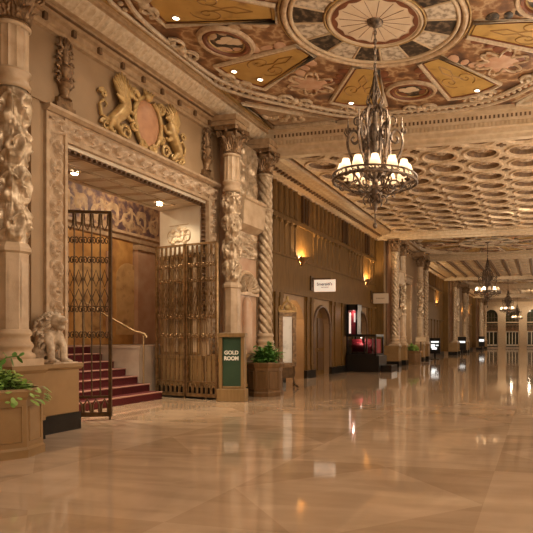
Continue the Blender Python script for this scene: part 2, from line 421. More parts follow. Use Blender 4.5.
# arched wooden doors
for k, (a, b, zs) in enumerate(B1doors[1:]):
    d = G(); o = [(a, 0)]+archpts(a, b, zs)+[(b, 0)]
    d.prism(o, 'x', WB-.28, WB-.22)
    do = d.build('door_%d' % (k+1), M['wood'])
    f = G()
    mid = (a+b)/2
    for (p, q) in ((a+.08, mid-.05), (mid+.05, b-.08)):
        for (z0, z1) in ((.2, .95), (1.1, 2.3)): 
            f.box(WB-.24, p+.06, z0, WB-.19, q-.06, z1)
    f.build('panel', M['woodd'], do)
    h = G().ell((WB-.17, mid+.06, 1.05), (.03, .03, .03)).build('door_knob', M['brass'], do)
    struct(do, ['arched brown wooden door right of the gilt poster easel', 'arched brown wooden door behind the black kiosk'][k], 'door')
    fr = G(); pts = [(WB+.03, a-.06, .3)]+[(WB+.03, y, z) for y, z in archpts(a-.06, b+.06, zs)]+[(WB+.03, b+.06, .3)]
    fr.tube(pts, .06, 6)
    fr.build('door_frame', M['woodd'], do)
# upper windows of the first plain bay
for k, y in enumerate((19.75, 24.15, 27.55)):
    wi = G().box(WB+.02, y-.24, 5.72, WB+.05, y+.24, 6.62).build('window_%d' % (k+1), M['darkcurtain'])
    f = G(); 
    for (p, q, z0, z1) in ((y-.30, y-.24, 5.68, 6.66), (y+.24, y+.30, 5.68, 6.66), (y-.24, y+.24, 6.62, 6.66), (y-.02, y+.02, 5.72, 6.62)): f.box(WB+.02, p, z0, WB+.12, q, z1)
    f.build('window_frame', M['woodd'], wi)
    struct(wi, 'narrow dark window under the cornice, %s from the near column bay' % ['first', 'second', 'third'][k], 'window')

# ------------------------------------------------------------------ cornices
profA = [(WA, 6.60), (WA+.07, 6.62), (WA+.07, 6.68), (WA+.10, 6.70), (WA+.10, 6.80), (WA+.17, 6.83), (WA+.17, 6.88), (WA+.23, 6.90), (WA+.23, 6.95), (WA+.30, 6.97), (WA+.56, 7.20), (WA+.61, 7.21), (WA+.61, 7.26), (WA+.65, 7.28), (WA+.65, 7.5), (WA, 7.5)]
profB = [(WB, 6.66), (WB+.10, 6.68), (WB+.14, 6.74), (WB+.28, 6.78), (WB+.34, 6.86), (WB+.62, 6.88), (WB+.70, 6.93), (WB+.88, 6.96), (WB+.92, 7.02), (WB+.92, 7.3), (WB, 7.3)]
def mirror(prof, W): return [(2*CX-x, z) for x, z in prof]
n = 0
for side in (0, 1):
    for (segs, prof, W) in ((YA, profA, WA), (YB+[(82.8, 86)], profB, WB)):
        for k, (a, b) in enumerate(segs):
            n += 1
            if W == WA and k == 0: a = -8
            g = G()
            if side == 0: g.prism(prof, 'y', a, b)
            else:
                dx = WR-(2*CX-WA) if W == WA else WR-(2*CX-WB)
                g.prism([(x+dx, z) for x, z in mirror(prof, W)], 'y', a, b)
            o = g.build('trim_%d' % (n+6), M['cornice'])
            if side == 0:
                d = G(); y = a+.2 if not (W == WA and k == 0) else 5.3
                while y < b-.1:
                    if W == WA: d.box(WA+.10, y-.035, 6.70, WA+.155, y+.035, 6.815); y += .6
                    else: d.box(WB+.28, y-.05, 6.79, WB+.44, y+.05, 6.875); y += .26 if k == 0 else .52
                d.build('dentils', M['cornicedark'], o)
                r = G(); a2 = max(a, 5.3)
                if W == WA:
                    r.grid(int((b-a2)/.03) if k == 0 else int((b-a2)/.12), 8, lambda u, vv: (WA+.315+.235*vv+.03*max(0, cos(2*pi*u*(b-a2)/.17))*(1-(2*vv-1)**4), a2+u*(b-a2), 6.975+.215*vv-.02*max(0, cos(2*pi*u*(b-a2)/.17))*(1-(2*vv-1)**4)))
                    r.build('egg_and_dart', M['creambright'], o)
                    rr = G(); rr.box(WA+.175, a2, 6.885, WA+.235, b, 6.905); rr.build('dark_groove', M['cornicedark'], o)
            struct(o, ('%s cornice over the %s' % ('carved' if W == WA else 'moulded', ['near column bay', 'second column bay', 'third column bay', 'farthest column bay'][k] if W == WA else ['first plain bay', 'second plain bay', 'third plain bay', 'end of the hall'][k]))+(', left side' if side == 0 else ', right side'), 'cornice')

# ------------------------------------------------------------------ beams
def beam(y0, y1, name, label, cat='beam'):
    h = [(y0-.12, ZC+.1), (y0-.12, 7.24), (y0-.02, 7.20), (y0, 7.06), (y0+.03, 7.0), (y0+.03, 6.88), (y0+.09, 6.84), (y0+.11, 6.74), (y0+.17, 6.70), (y0+.19, 6.62),
         (y1-.19, 6.62), (y1-.17, 6.70), (y1-.11, 6.74), (y1-.09, 6.84), (y1-.02, 6.9), (y1, 7.0), (y1, ZC+.1)]
    o = G().prism(h, 'x', -8.3, 2.0).build(name, M['beam'])
    d = G(); x = -7.2
    while x < 1.3: d.box(x, y0-.015, 7.075, x+.05, y0+.02, 7.16); x += .11
    d.build('dentils', M['cornicedark'], o)
    d = G(); d.grid(420, 4, lambda u, vv: (-7.3+8.7*u, y0+.025-.02*abs(sin(2*pi*u*40)), 6.885+.11*vv)); d.build('reeding', M['cream'], o)
    struct(o, label, cat); return o
bl = [(14.75, 15.35, 'cross beam nearest, between painted ceiling and coffers'), (28.95, 29.5, 'cross beam at far end of the coffered ceiling'), (37.6, 38.15, 'cross beam closing the second painted ceiling'),
      (50.7, 51.2, 'cross beam before the third painted ceiling'), (60, 60.5, 'cross beam after the third painted ceiling'), (73.5, 74, 'cross beam near the far end wall'), (82.6, 83.1, 'last cross beam before the end wall')]
for k, (a, b, l) in enumerate(bl): beam(a, b, 'ceiling_beam' if k == 0 else 'ceiling_beam.%03d' % k, l)

# ------------------------------------------------------------------ painted ceiling
C2 = (0, 0)
def painted_ceiling():
    root = G().box(-5.4, -18.2, .0, 5.3, 4.7, .12).build('ceiling', M['figure'])
    H = lambda d: -d          # local z: 0 is the ceiling face, down is negative
    def ring(name, m, R, r, n=96, z=-.02):
        return G().tube([(R*cos(2*pi*i/n), R*sin(2*pi*i/n), z) for i in range(n)], r, 8, True).build(name, m, root)
    G().sector(C2, 0.0, .84, 0, 2*pi, -.02, .01, 64).build('medallion_disk', M['disc'], root)
    g = G()
    for k in range(16):
        a = 2*pi*k/16
        g.tube([(.12*cos(a), .12*sin(a), -.022), (.66*cos(a), .66*sin(a), -.022)], .005, 4)
    g.build('medallion_rays', M['rust'], root)
    g = G()
    pts = []
    N_ = 128
    vs = []; fs = []
    for i in range(N_):
        a = 2*pi*i/N_; r0 = .74-.05*abs(sin(8*a))
        vs += [(r0*cos(a), r0*sin(a), -.03), (.80*cos(a), .80*sin(a), -.03)]
        j = (i+1) % N_; fs.append((2*i, 2*i+1, 2*j+1, 2*j))
    g.add(vs, fs); g.build('scalloped_band', M['rust'], root)
    ring('medallion_moulding', M['cream'], .86, .035); ring('medallion_moulding', M['gold'], .93, .02)
    for k in range(16):
        a0 = 2*pi*(k-.5)/16; a1 = 2*pi*(k+.5)/16
        G().sector(C2, .97, 1.50, a0+.025, a1-.025, -.015, .01, 8).build('damask_panel', M['damaskdark'] if k % 2 else M['damasklight'], root)
        G().tube([(.95*cos(a0), .95*sin(a0), -.01), (1.52*cos(a0), 1.52*sin(a0), -.01)], .022, 6).build('medallion_rib', M['cream'], root)
    ring('medallion_moulding', M['cream'], 1.54, .04); ring('medallion_moulding', M['creamrelief'], 1.66, .055, z=-.03); ring('medallion_moulding', M['gold'], 1.75, .02)
    for k in range(8):
        a = 2*pi*(k+.5)/8; ca, sa = cos(a), sin(a)
        def T(x, y): return (x*ca-y*sa, x*sa+y*ca)
        r0, r1 = 1.80, (3.85 if k in (1, 2, 5, 6) else 3.95); h0, h1 = .26, .70
        def Tl(x, y, z): q = T(x, y); return (q[0], q[1], z)
        poly = [T(r0, -h0), T(r0, h0), T(r1-.1, h1*.98), T(r1, h1*.6), T(r1+.08, 0), T(r1, -h1*.6), T(r1-.1, -h1*.98)]
        G().poly(poly, -.012, .01).build('ochre_panel', M['ochre'], root)
        g = G(); edge = [Tl(r0, -h0, -.02), Tl(r0, h0, -.02), Tl(r1-.1, h1, -.02), Tl(r1, h1*.6, -.02), Tl(r1+.08, 0, -.02), Tl(r1, -h1*.6, -.02), Tl(r1-.1, -h1, -.02)]
        g.tube(edge, .05, 6, True); g.build('panel_frame', M['creambright'], root)
        g = G(); edge = [Tl(r0+.07, -h0+.06, -.02), Tl(r0+.07, h0-.06, -.02), Tl(r1-.14, h1-.1, -.02), Tl(r1-.06, h1*.5, -.02), Tl(r1+.0, 0, -.02), Tl(r1-.06, -h1*.5, -.02), Tl(r1-.14, -h1+.1, -.02)]
        g.tube(edge, .018, 5, True); g.build('panel_line', M['rust'], root)
        # painted scroll of the ochre panel
        g = G()
        for sgn in (-1, 1):
            pts = []
            for i in range(26):
                t = i/25; ang = sgn*(t*9); rr = .24*(1-t)+.02
                pts.append(Tl(2.9+rr*cos(ang)*1.2+.1, sgn*.20+rr*sin(ang)*.8, -.014))
            g.tube(pts, .014, 4)
            g.tube([Tl(2.2, 0, -.014), Tl(2.5, sgn*.10, -.014), Tl(2.75, sgn*.02, -.014), Tl(3.0, sgn*.12, -.014)], .014, 4)
        g.build('painted_scroll', M['ochreline'], root)
    for k in range(8):
        a = 2*pi*k/8; c = (3.05*cos(a), 3.05*sin(a))
        if k % 2 == 0:
            def orb(R, r, m, nm, z=-.02):
                G().tube([(c[0]+R*cos(2*pi*i/40), c[1]+R*.86*sin(2*pi*i/40), z) for i in range(40)] if k % 4 == 2 else [(c[0]+R*.86*cos(2*pi*i/40), c[1]+R*sin(2*pi*i/40), z) for i in range(40)], r, 6, True).build(nm, m, root)
            G().sector(c, 0, .36, 0, 2*pi, -.012, .01, 32).build('cameo', M['damaskdark'], root)
            orb(.56, .06, M['creamrelief'], 'cameo_frame'); orb(.46, .055, M['rust'], 'cameo_frame'); orb(.38, .02, M['gold'], 'cameo_frame')
            g = G(); 
            for q in range(5): g.ell((c[0]+random.uniform(-.2, .2), c[1]+random.uniform(-.12, .12), -.015), (.13, .09, .012), 10, 6)
            g.build('cameo_figure', M['disc'], root)
        else:
            g = G()
            g.ell((c[0], c[1], -.01), (.34, .27, .03), 20, 8)
            for q in range(9):
                t = q*2*pi/9; g.ell((c[0]+.26*cos(t), c[1]+.2*sin(t), -.01), (.14, .12, .02), 10, 6)
            g.build('cloud_cartouche', M['cloud'], root)
            g = G()
            for q in range(6):
                t0 = q*pi/3
                g.tube([(c[0]+(.42+.14*cos(i*.45))*cos(t0+i*.06), c[1]+(.42+.14*cos(i*.45))*sin(t0+i*.06), -.02) for i in range(17)], .03, 5)
            g.build('cartouche_scroll', M['creamrelief'], root)
        # painted figures beside each cameo
        for sgn in (-1, 1):
            g = G(); aa = a+sgn*.20
            for q in range(5):
                rr = 2.15+.28*q; w_ = .13 if q % 2 else .19
                g.ell((rr*cos(aa-sgn*.03*q), rr*sin(aa-sgn*.03*q), -.005), (w_, w_*.7, .02), 9, 5, Matrix.Rotation(random.uniform(0, 3), 3, 'Z'))
            g.build('painted_figure', random.choice([M['cloud'], M['damaskdark'], M['rust'], M['creamrelief']]), root)
    # outer garland: scrolled border strip with dentils
    g = G(); 
    def rad(a): return 4.14+.16*abs(sin(4*a))**2
    N_ = 180
    for off, r in ((0, .05), (.30, .045)):
        g.tube([(max(-4.28, min(4.28, (rad(2*pi*i/N_)+off)*cos(2*pi*i/N_))), (rad(2*pi*i/N_)+off)*sin(2*pi*i/N_), -.03) for i in range(N_)], r, 6, True)
    g.build('border_moulding', M['creambright'], root)
    g = G()
    for i in range(150):
        a = 2*pi*i/150; R = rad(a)+.15
        x, y = R*cos(a), R*sin(a)
        if abs(x) < 4.2: g.ell((x, y, -.02), (.055, .055, .04), 8, 5)
    g.build('border_beads', M['creambright'], root)
    for k in range(16):
        a = 2*pi*k/16
        if abs(cos(a)*4.15) > 4.1: pass
        g = G(); c = (4.05*cos(a), 4.05*sin(a)); 
        for sgn in (-1, 1):
            pts = []
            for i in range(20):
                t = i/19; ang = a+pi/2*sgn+sgn*t*7; rr = .20*(1-t*.8)
                pts.append((c[0]+sgn*.22*cos(a+pi/2)+rr*cos(ang), c[1]+sgn*.22*sin(a+pi/2)+rr*sin(ang), -.04))
            g.tube(pts, .04, 5)
        g.ell((c[0], c[1], -.04), (.10, .10, .07), 10, 6)
        g.build('border_scroll', M['creambright'], root)
    # rectangular frame and corner spandrels
    g = G()
    for (x0, y0, x1, y1) in ((-4.45, -4.62, -4.28, 4.62), (4.28, -4.62, 4.45, 4.62), (-4.45, 4.5, 4.45, 4.62), (-4.45, -4.62, 4.45, -4.5)): g.box(x0, y0, -.06, x1, y1, .01)
    g.build('ceiling_border', M['gold'], root)
    for sx in (-1, 1):
        for sy in (-1, 1):
            tri = [(sx*4.2, sy*4.42), (sx*2.35, sy*4.42), (sx*3.05, sy*3.72), (sx*4.2, sy*2.75)]
            G().poly([(sx*(abs(x)-.08), sy*(abs(y)-.08)) for x, y in tri], -.01, .01).build('spandrel_panel', M['stone'], root)
            g = G(); g.tube([(x, y, -.02) for x, y in tri], .07, 6, True); g.build('spandrel_frame', M['creambright'], root)
            g = G()
            for q in range(9): g.ell((sx*(3.2+.11*q), sy*(4.25-.05*q-random.uniform(0, .3)), -.02), (.16, .08, .05), 9, 5, Matrix.Rotation(random.uniform(0, 3), 3, 'Z'))
            g.build('spandrel_relief', M['creambright'], root)
    return root
ceilA = painted_ceiling(); ceilA.location = (CX, CY, ZC)
struct(ceilA, 'painted ceiling of the near bay with round cream medallion', 'ceiling')
for k, (a, b) in enumerate(YA[1:]):
    r = empty('tmp'); bpy.data.objects.remove(r)
    c = copy_tree(ceilA); c.location = (CX, (a+b)/2+.1, 7.05+.02); 
    me = G().box(-5.4, -4.5, 0, 5.3, 4.5, .12).data('ceiling', M['figure']); c.data = me
    struct(c, ['painted ceiling beyond the coffers with second chandelier', 'painted ceiling of the third column bay', 'painted ceiling of the farthest column bay'][k], 'ceiling')

# ------------------------------------------------------------------ coffered ceilings
def coffered(y0, y1, nx, ny, label, detail=True):
    X0, X1 = -7.35, 1.45
    sx = (X1-X0)/nx; sy = (y1-y0)/ny; zz = ZB
    top = G(); dark = G(); ros = G(); cross = G()
    n = 24 if detail else 16
    fill = []
    for i in range(nx):
        for j in range(ny):
            cx = X0+(i+.5)*sx; cy = y0+(j+.5)*sy
            vs = []; 
            for k in range(n):
                a = 2*pi*k/n; ca, sa = cos(a), sin(a)
                m_ = max(abs(ca), abs(sa)); vs.append((cx+ca/m_*sx/2, cy+sa/m_*sy/2, zz))
            R = .455*min(sx, sy)
            # square plate -> rim -> bead -> recess
            prof = [(R*1.03, 0), (R*1.0, -.05), (R*.93, -.055), (R*.86, -.01), (R*.80, -.01), (R*.74, .12)]
            for rr, dz in prof:
                for k in range(n):
                    a = 2*pi*k/n; vs.append((cx+rr*cos(a), cy+rr*sin(a), zz+dz))
            fs = []
            for l in range(len(prof)):
                for k in range(n): fs.append((l*n+k, l*n+(k+1) % n, (l+1)*n+(k+1) % n, (l+1)*n+k))
            top.add(vs, fs, False)
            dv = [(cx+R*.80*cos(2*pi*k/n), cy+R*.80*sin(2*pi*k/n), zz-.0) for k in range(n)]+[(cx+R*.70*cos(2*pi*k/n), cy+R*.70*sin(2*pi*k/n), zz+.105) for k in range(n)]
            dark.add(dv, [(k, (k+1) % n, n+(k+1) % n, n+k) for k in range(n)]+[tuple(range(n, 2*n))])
            ros.ell((cx, cy, zz+.08), (.10, .10, .05), 10, 6)
            if detail:
                for k in range(6):
                    a = 2*pi*k/6; ros.ell((cx+.15*cos(a), cy+.15*sin(a), zz+.09), (.08, .08, .03), 8, 5)
            if i: 
                x = X0+i*sx; y = y0+j*sy
                if j:
                    cross.box(x-.14, y-.045, zz-.03, x+.14, y+.045, zz+.01); cross.box(x-.045, y-.14, zz-.032, x+.045, y+.14, zz+.01)
    o = top.build('ceiling', M['coffer'])
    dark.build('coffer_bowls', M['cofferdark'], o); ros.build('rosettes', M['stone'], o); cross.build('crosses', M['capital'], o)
    b = G(); b.box(-8.45, y0-.6, zz+.2, 2.05, y1+.6, zz+.3); b.build('ceiling_slab', M['coffer'], o)
    if y0-.6 < 15: pass
    struct(o, label, 'ceiling')
    return o
coffered(15.35, 29.0, 7, 11, 'coffered plaster ceiling with round dark coffers')
# ribbed ceiling and far coffers
o = G().box(-8.45, 38.1, ZB, 2.05, 50.8, ZB+.2).build('ceiling', M['coffer'])
g = G()
for i in range(10): g.box(-7.3+i*.95, 38.2, ZB-.16, -7.3+i*.95+.13, 50.7, ZB+.01)
g.build('ribs', M['cofferdark'], o)
g = G()
for i in range(9):
    for j in range(9): g.sector((-7.3+i*.95+.54, 38.9+j*1.35), 0, .27, 0, 2*pi, ZB-.03, ZB+.01, 12)
g.build('rosettes', M['beam'], o); struct(o, 'ceiling with long dark ribs behind second painted ceiling', 'ceiling')
coffered(60.5, 73.5, 7, 10, 'far coffered ceiling before the last column bay', False)
struct(G().box(-9, 82.7, ZB, 2.4, 90, ZB+.2).build('ceiling', M['coffer']), 'plain ceiling strip at the end of the hall', 'ceiling')

# ------------------------------------------------------------------ columns
def capital_mesh():
    g = G()
    g.lathe([(.19, 6.02), (.22, 6.05), (.19, 6.09), (.175, 6.12), (.18, 6.35), (.25, 6.55)], 20)
    def leaf(a, z0, h, w, out):
        def fn(u, vv):
            t = u; bend = out*t**2.2; x = .19+.02+bend; z = z0+h*(t-.35*max(0, t-.75)*4*(t-.75)*2)
            ww = w*(sin(pi*min(1, .25+.75*t)))*(1+.18*cos(t*22))
            y = (vv-.5)*2*ww; x2 = x-.25*abs(vv-.5)*ww*2+.012*cos((vv-.5)*18)
            return (x2*cos(a)-y*sin(a), x2*sin(a)+y*cos(a), z)
        g.grid(10, 6, fn)
    for k in range(8): leaf(k*pi/4, 6.08, .24, .09, .10)
    for k in range(8): leaf(k*pi/4+pi/8, 6.20, .30, .09, .13)
    for k in range(4):
        a = k*pi/2+pi/4; pts = []
        for i in range(22):
            t = i/21; an = -1.2+t*8.5; rr = .085*(1-.8*t)
            pts.append(((.30+rr*cos(an))*cos(a), (.30+rr*cos(an))*sin(a), 6.51+rr*sin(an)))
        g.tube(pts, .025, 6)
    ab = []
    for k in range(4):
        a0 = k*pi/2
        for q in (-.85, -.4, 0, .4, .85):
            d = .27-.0+.05*q*q*1.6
            ab.append((d*cos(a0)-q*.33*sin(a0)*1.0, d*sin(a0)+q*.33*cos(a0)))
    g.prism(ab, 'z', 6.58, 6.68)
    for k in range(4): g.ell((.29*cos(k*pi/2), .29*sin(k*pi/2), 6.58), (.05, .05, .06), 8, 6)
    return g.data('capital', M['capital'])
CAPITAL = capital_mesh()
def carved_mesh():
    g = G(); z0, z1 = 2.86, 5.12
    def rf(t, z, r):
        u = t/(2*pi)*4; vv = (z-z0)/(z1-z0)*4
        j = floor(vv); fr = vv-j
        h = scroll(u+.5*(j % 2), fr)
        p = Vector((cos(t)*3, sin(t)*3, z*4.5)); h2 = noise.noise(p)*.5+.5*noise.noise(p*2.1)
        e = min(1, min(z-z0, z1-z)/.08)
        return .165+e*(.085*h+.018*h2)
    k = 190
    g.lathe([(1, z0+(z1-z0)*i/k) for i in range(k+1)], 110, rf=rf, cap=False)
    return g.data('carved_drum', M['silver'])
CARVED = carved_mesh()
def flute_mesh():
    g = G()
    def rf(t, z, r): return .198-.016*abs(sin(6*t))**.6
    g.lathe([(1, 5.36), (1, 5.98)], 96, rf=rf, cap=False)
    g.lathe([(.20, 5.97), (.225, 5.99), (.225, 6.02), (.2, 6.04)], 28, cap=False)
    return g.data('fluted_drum', M['column'])
FLUTE = flute_mesh()
def collar_mesh():
    g = G(); g.lathe([(.19, 5.10), (.215, 5.12), (.225, 5.16), (.20, 5.2), (.19, 5.28), (.225, 5.32), (.225, 5.36), (.2, 5.38)], 28, cap=False)
    return g.data('collar', M['column'])
COLLAR = collar_mesh()
def oct_mesh():
    g = G()
    g.lathe([(.205, 1.62), (.205, 2.72), (.24, 2.75), (.24, 2.80), (.2, 2.87)], 8, sm=False, phase=pi/8)
    for k in range(8):
        a = k*pi/4; ca, sa = cos(a), sin(a)
        d = .192; vs = []
        for (yy, zz, e) in ((-.05, 1.75, .006), (.05, 1.75, .006), (.05, 2.6, .006), (-.05, 2.6, .006)):
            vs.append(((d+e)*ca-yy*sa, (d+e)*sa+yy*ca, zz))
        g.add(vs, [(0, 1, 2, 3)])
    return g.data('octagonal_drum', M['column'])
OCT = oct_mesh()
def twist_mesh():
    g = G(); z0, z1 = 1.5, 6.0
    def rf(t, z, r):
        e = min(1, min(z-z0, z1-z)/.05)
        return .150+e*.055*(abs(cos(2.5*t+13*z))**.8)
    k = 330; g.lathe([(1, z0+(z1-z0)*i/k) for i in range(k+1)], 60, rf=rf, cap=False)
    g.lathe([(.19, 5.96), (.215, 5.98), (.215, 6.02), (.19, 6.04)], 24, cap=False)
    g.lathe([(.19, 5.0), (.225, 5.03), (.225, 5.06), (.19, 5.09)], 24, cap=False)
    return g.data('twisted_shaft', M['silver'])
TWIST = twist_mesh()
def base_mesh():
    g = G(); g.box(-.27, -.27, 1.10, .27, .27, 1.20)
    g.lathe([(.27, 1.20), (.285, 1.23), (.27, 1.27), (.23, 1.29), (.225, 1.33), (.25, 1.36), (.255, 1.39), (.24, 1.43), (.215, 1.45), (.21, 1.52), (.235, 1.55), (.235, 1.58), (.205, 1.63)], 28, cap=False)
    return g.data('column_base', M['column'])
CBASE = base_mesh()
def pedestal_mesh():
    g = G(); g.box(-.53, -.27, .28, .26, .27, .98); g.box(-.53, -.29, .28, .28, .29, .34)
    g.prism([(-.53, .98), (.26, .98), (.30, 1.03), (.30, 1.10), (-.53, 1.10)], 'y', -.29, .31)
    return g.data('pedestal', M['tanped'])
PED = pedestal_mesh()
PLINTH = G().box(-.53, -.28, 0, .285, .28, .28).data('plinth', M['black'])
def part(name, me, root):
    o = bpy.data.objects.new(name, me); COL.objects.link(o); o.parent = root
    if any(p.use_smooth for p in me.polygons[:4]): me.set_sharp_from_angle(angle=math.radians(55))
    return o
XC = -7.42
def carved_column(y, label, group=None):
    r = empty('carved_column', (XC, y, 0)); tag(r, label, 'column', group or 'carved columns along the left wall')
    part('plinth', PLINTH, r); part('pedestal', PED, r); part('column_base', CBASE, r); part('octagonal_drum', OCT, r)
    part('carved_drum', CARVED, r); part('collar', COLLAR, r); part('fluted_drum', FLUTE, r); part('capital', CAPITAL, r); return r
def twisted_column(y, label):
    r = empty('twisted_column', (XC, y, 0)); tag(r, label, 'column', 'twisted columns along the left wall')
    part('plinth', PLINTH, r); part('pedestal', PED, r); part('column_base', CBASE, r); part('twisted_shaft', TWIST, r); part('capital', CAPITAL, r); return r
carved_column(6.75, 'carved stone column in the left foreground behind the ivy planter')
carved_column(12.86, 'carved stone column between the open gate and the shell niche')
twisted_column(14.63, 'twisted stone column behind the octagonal fern tub')
nm = ['second', 'third', 'farthest']
for k, (a, b) in enumerate(YA[1:]):
    c = (a+b)/2
    twisted_column(a+.25, ['twisted column just behind the black kiosk', 'twisted column at near edge of the third column bay', 'twisted column at near edge of the farthest bay'][k])
    carved_column(a+1.9, ['carved column left of the pale portal beyond the kiosk', 'carved column on near side of the third bay portal', 'carved column on near side of the farthest portal'][k])
    carved_column(b-1.9, ['carved column right of the pale portal beyond the kiosk', 'carved column on far side of the third bay portal', 'carved column on far side of the farthest portal'][k])
    if k < 2: twisted_column(b-.2, ['twisted column before the nearest black screen sign', 'twisted column at far edge of the third column bay', 'twisted column at far edge of the farthest bay'][k])
# entablature blocks over columns, friezes between pairs
e = G(); 
for (a, b) in YA:
    for y in ((6.75, 12.86, 14.63) if a < 6 else (a+.25, a+1.9, b-1.9, b-.2)):
        e.box(WA, y-.29, 6.69, XC+.26, y+.29, 6.80); e.box(WA, y-.33, 6.80, XC+.30, y+.33, 6.93)
struct(e.build('trim_40', M['cornice']), 'entablature blocks above the columns', 'entablature')

# niche bay between carved and twisted column
def niche_bay(y0, y1, label):
    r = empty('shell_niche', (WA+.37, (y0+y1)/2, 0)); h = (y1-y0)/2
    tag(r, label, 'niche', 'shell niches between columns')
    g = G(); g.box(-.36, -h, 1.1, .05, h, 6.6); g.build('niche_back', M['pink'], r)
    g = G()
    R = h*.72
    for k in range(11):
        a = pi*(k+.5)/11
        g.tube([(.06, .08*cos(a), 2.72+.08*sin(a)), (.13, R*.6*cos(a), 2.72+R*.6*sin(a)), (.16, R*cos(a), 2.72+R*sin(a))], [.03, .075, .10], 7)
    g.build('scallop_shell', M['silver'], r)
    g = G(); g.box(0, -h, 2.62, .14, h, 2.72)
    g.tube([(.08, R*1.22*cos(pi*i/16), 2.72+R*1.22*sin(pi*i/16)) for i in range(17)], .06, 6)
    g.build('shell_arch', M['column'], r)
    g = G(); g.prism([(0, 4.28), (.05, 4.28), (.30, 4.42), (.34, 5.02), (.38, 5.05), (.38, 5.12), (0, 5.12)], 'y', -h, h)
    g.build('slanted_panel', M['column'], r)
    g = G(); g.grid(30, 60, lambda u, vv: (.06+.05*scroll(u*1.0+.01, (vv*1.6) % 1), -h+2*h*u, 3.6+.66*vv)); g.build('lower_relief', M['silver'], r)
    g = G(); g.grid(40, 60, lambda u, vv: (.06+.06*scroll(u*2, (vv*2) % 1), -h+2*h*u, 5.14+1.45*vv))
    g.build('upper_relief', M['silver'], r)
    g = G(); g.lathe([(.16, 1.12), (.16, 2.4), (.10, 2.55), (.0, 2.6)], 20, (.06, 0, 0), cap=False, a0=-pi/2, a1=pi/2); g.build('niche_shaft', M['pink'], r)
    g = G(); g.box(-.36, -h, 0, .16, h, .28); g.build('plinth', M['black'], r)
    g = G(); g.box(-.36, -h, .28, .14, h, 1.0); g.box(0, -h, 1.0, .2, h, 1.10); g.build('pedestal', M['tanped'], r)
niche_bay(13.17, 14.32, 'shell niche between the carved and twisted columns by the gate')
for k, (a, b) in enumerate(YA[1:]):
    niche_bay(a+.55, a+1.6, ['shell niche by the twisted column past the kiosk', 'shell niche on near side of the third bay', 'shell niche on near side of the farthest bay'][k])

# ------------------------------------------------------------------ portal frame
def band(g, p0, p1, wdir, w, depth_dir, amp, cell, res=.022, nv=20):
    P0, P1, Wd, Dd = Vector(p0), Vector(p1), Vector(wdir), Vector(depth_dir)
    L_ = (P1-P0).length; nu = max(8, int(L_/res))
    def fn(u, vv):
        h = scroll(u*L_/cell, vv)*amp
        return P0+(P1-P0)*u+Wd*w*vv+Dd*h
    g.grid(nu, nv, fn)
def portal(y0, y1, zt, name, label, fine=True, x=WA, zb=1.09):
    r = empty(name, (0, 0, 0)); r.location = (x, (y0+y1)/2, 0); h = (y1-y0)/2; W = .40
    tag(r, label, 'portal', 'carved portals along the left wall')
    for s in (-1, 1):
        g = G(); lo, hi = sorted((s*h, s*(h+W)))
        g.box(-.02, lo, zb, .05, hi, zt+.0); g.build('jamb', M['stone'], r)
        g = G(); band(g, (.045, lo+.06, zb), (.045, lo+.06, zt+.06), (0, 1, 0), W-.12, (1, 0, 0), .085, .34, .022 if fine else .06, 16 if fine else 8)
        g.build('jamb_carving', M['stone_relief'], r)
        g = G(); d0, d1 = (.06, .09) if s < 0 else (.09, .06); g.box(0, lo-.006, zb+.003, d0, lo+.05, zt+.385); g.build('outer_moulding' if s < 0 else 'inner_moulding', M['stone'], r); g = G(); g.box(0, hi-.05, zb+.003, d1, hi+.006, zt+.385); g.build('inner_moulding' if s < 0 else 'outer_moulding', M['stone'], r)
    g = G(); g.box(-.02, -h-W+.001, zt+.001, .05, h+W-.001, zt+.44); g.build('lintel', M['stone'], r)
    g = G(); band(g, (.055, -h-W+.05, zt+.08), (.055, h+W-.05, zt+.08), (0, 0, 1), .28, (1, 0, 0), .085, .34, .022 if fine else .06, 16 if fine else 8); g.build('lintel_carving', M['stone_relief'], r)
    g = G(); g.prism([(0, zt+.40), (.10, zt+.40), (.16, zt+.45), (.16, zt+.50), (0, zt+.50)], 'y', -h-W-.03, h+W+.03); g.box(-.006, -h-.02, zt-.008, .085, h+.02, zt+.06); g.build('lintel_moulding', M['stone'], r)
    if fine:
        g = G(); g.grid(34*8, 6, lambda u, vv: (-.10+.095*vv, -h+2*h*u, zt-.015-.11*min(1, max(0, 1.4*sin(2*pi*u*34)+.6))*(1-(2*vv-1)**8)))
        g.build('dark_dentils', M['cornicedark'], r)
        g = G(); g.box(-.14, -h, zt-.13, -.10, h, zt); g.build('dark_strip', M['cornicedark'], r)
        g = G(); g.grid(200, 6, lambda u, vv: (-.12+.11*vv, h-.004-.05*max(0, sin(2*pi*u*25))*(1-(2*vv-1)**6), zb+1+u*(zt-zb-1.15)))
        g.build('jamb_beads', M['cornicedark'], r)
    return r
g = G(); g.box(WA-.02, 7.50, 1.09, WA+.06, 7.66, 5.36); g.box(WA-.02, 7.46, 5.36, WA+.09, 7.76, 5.45); struct(g.build('trim_42', M['wall']), 'slim wall pilaster between foreground column and portal', 'pilaster')
portal(8.2, 12.55, 4.87, 'carved_portal', 'carved stone frame around the tall gated opening')
for k, (a, b) in enumerate(portals):
    pr = portal(a, b, 4.85, 'carved_portal', ['carved portal frame beyond the black kiosk', 'carved portal frame in the third column bay', 'carved portal frame in the farthest bay'][k], False)
    o = G().box(-8.59-WA, a+.15-(a+b)/2, .4, -8.52-WA, b-.15-(a+b)/2, 4.7).build('pale_panel', M['cream'], pr)
    G().box(-8.52-WA, a+.5-(a+b)/2, .9, -8.49-WA, b-.5-(a+b)/2, 4.2).build('inset', M['white'], o)
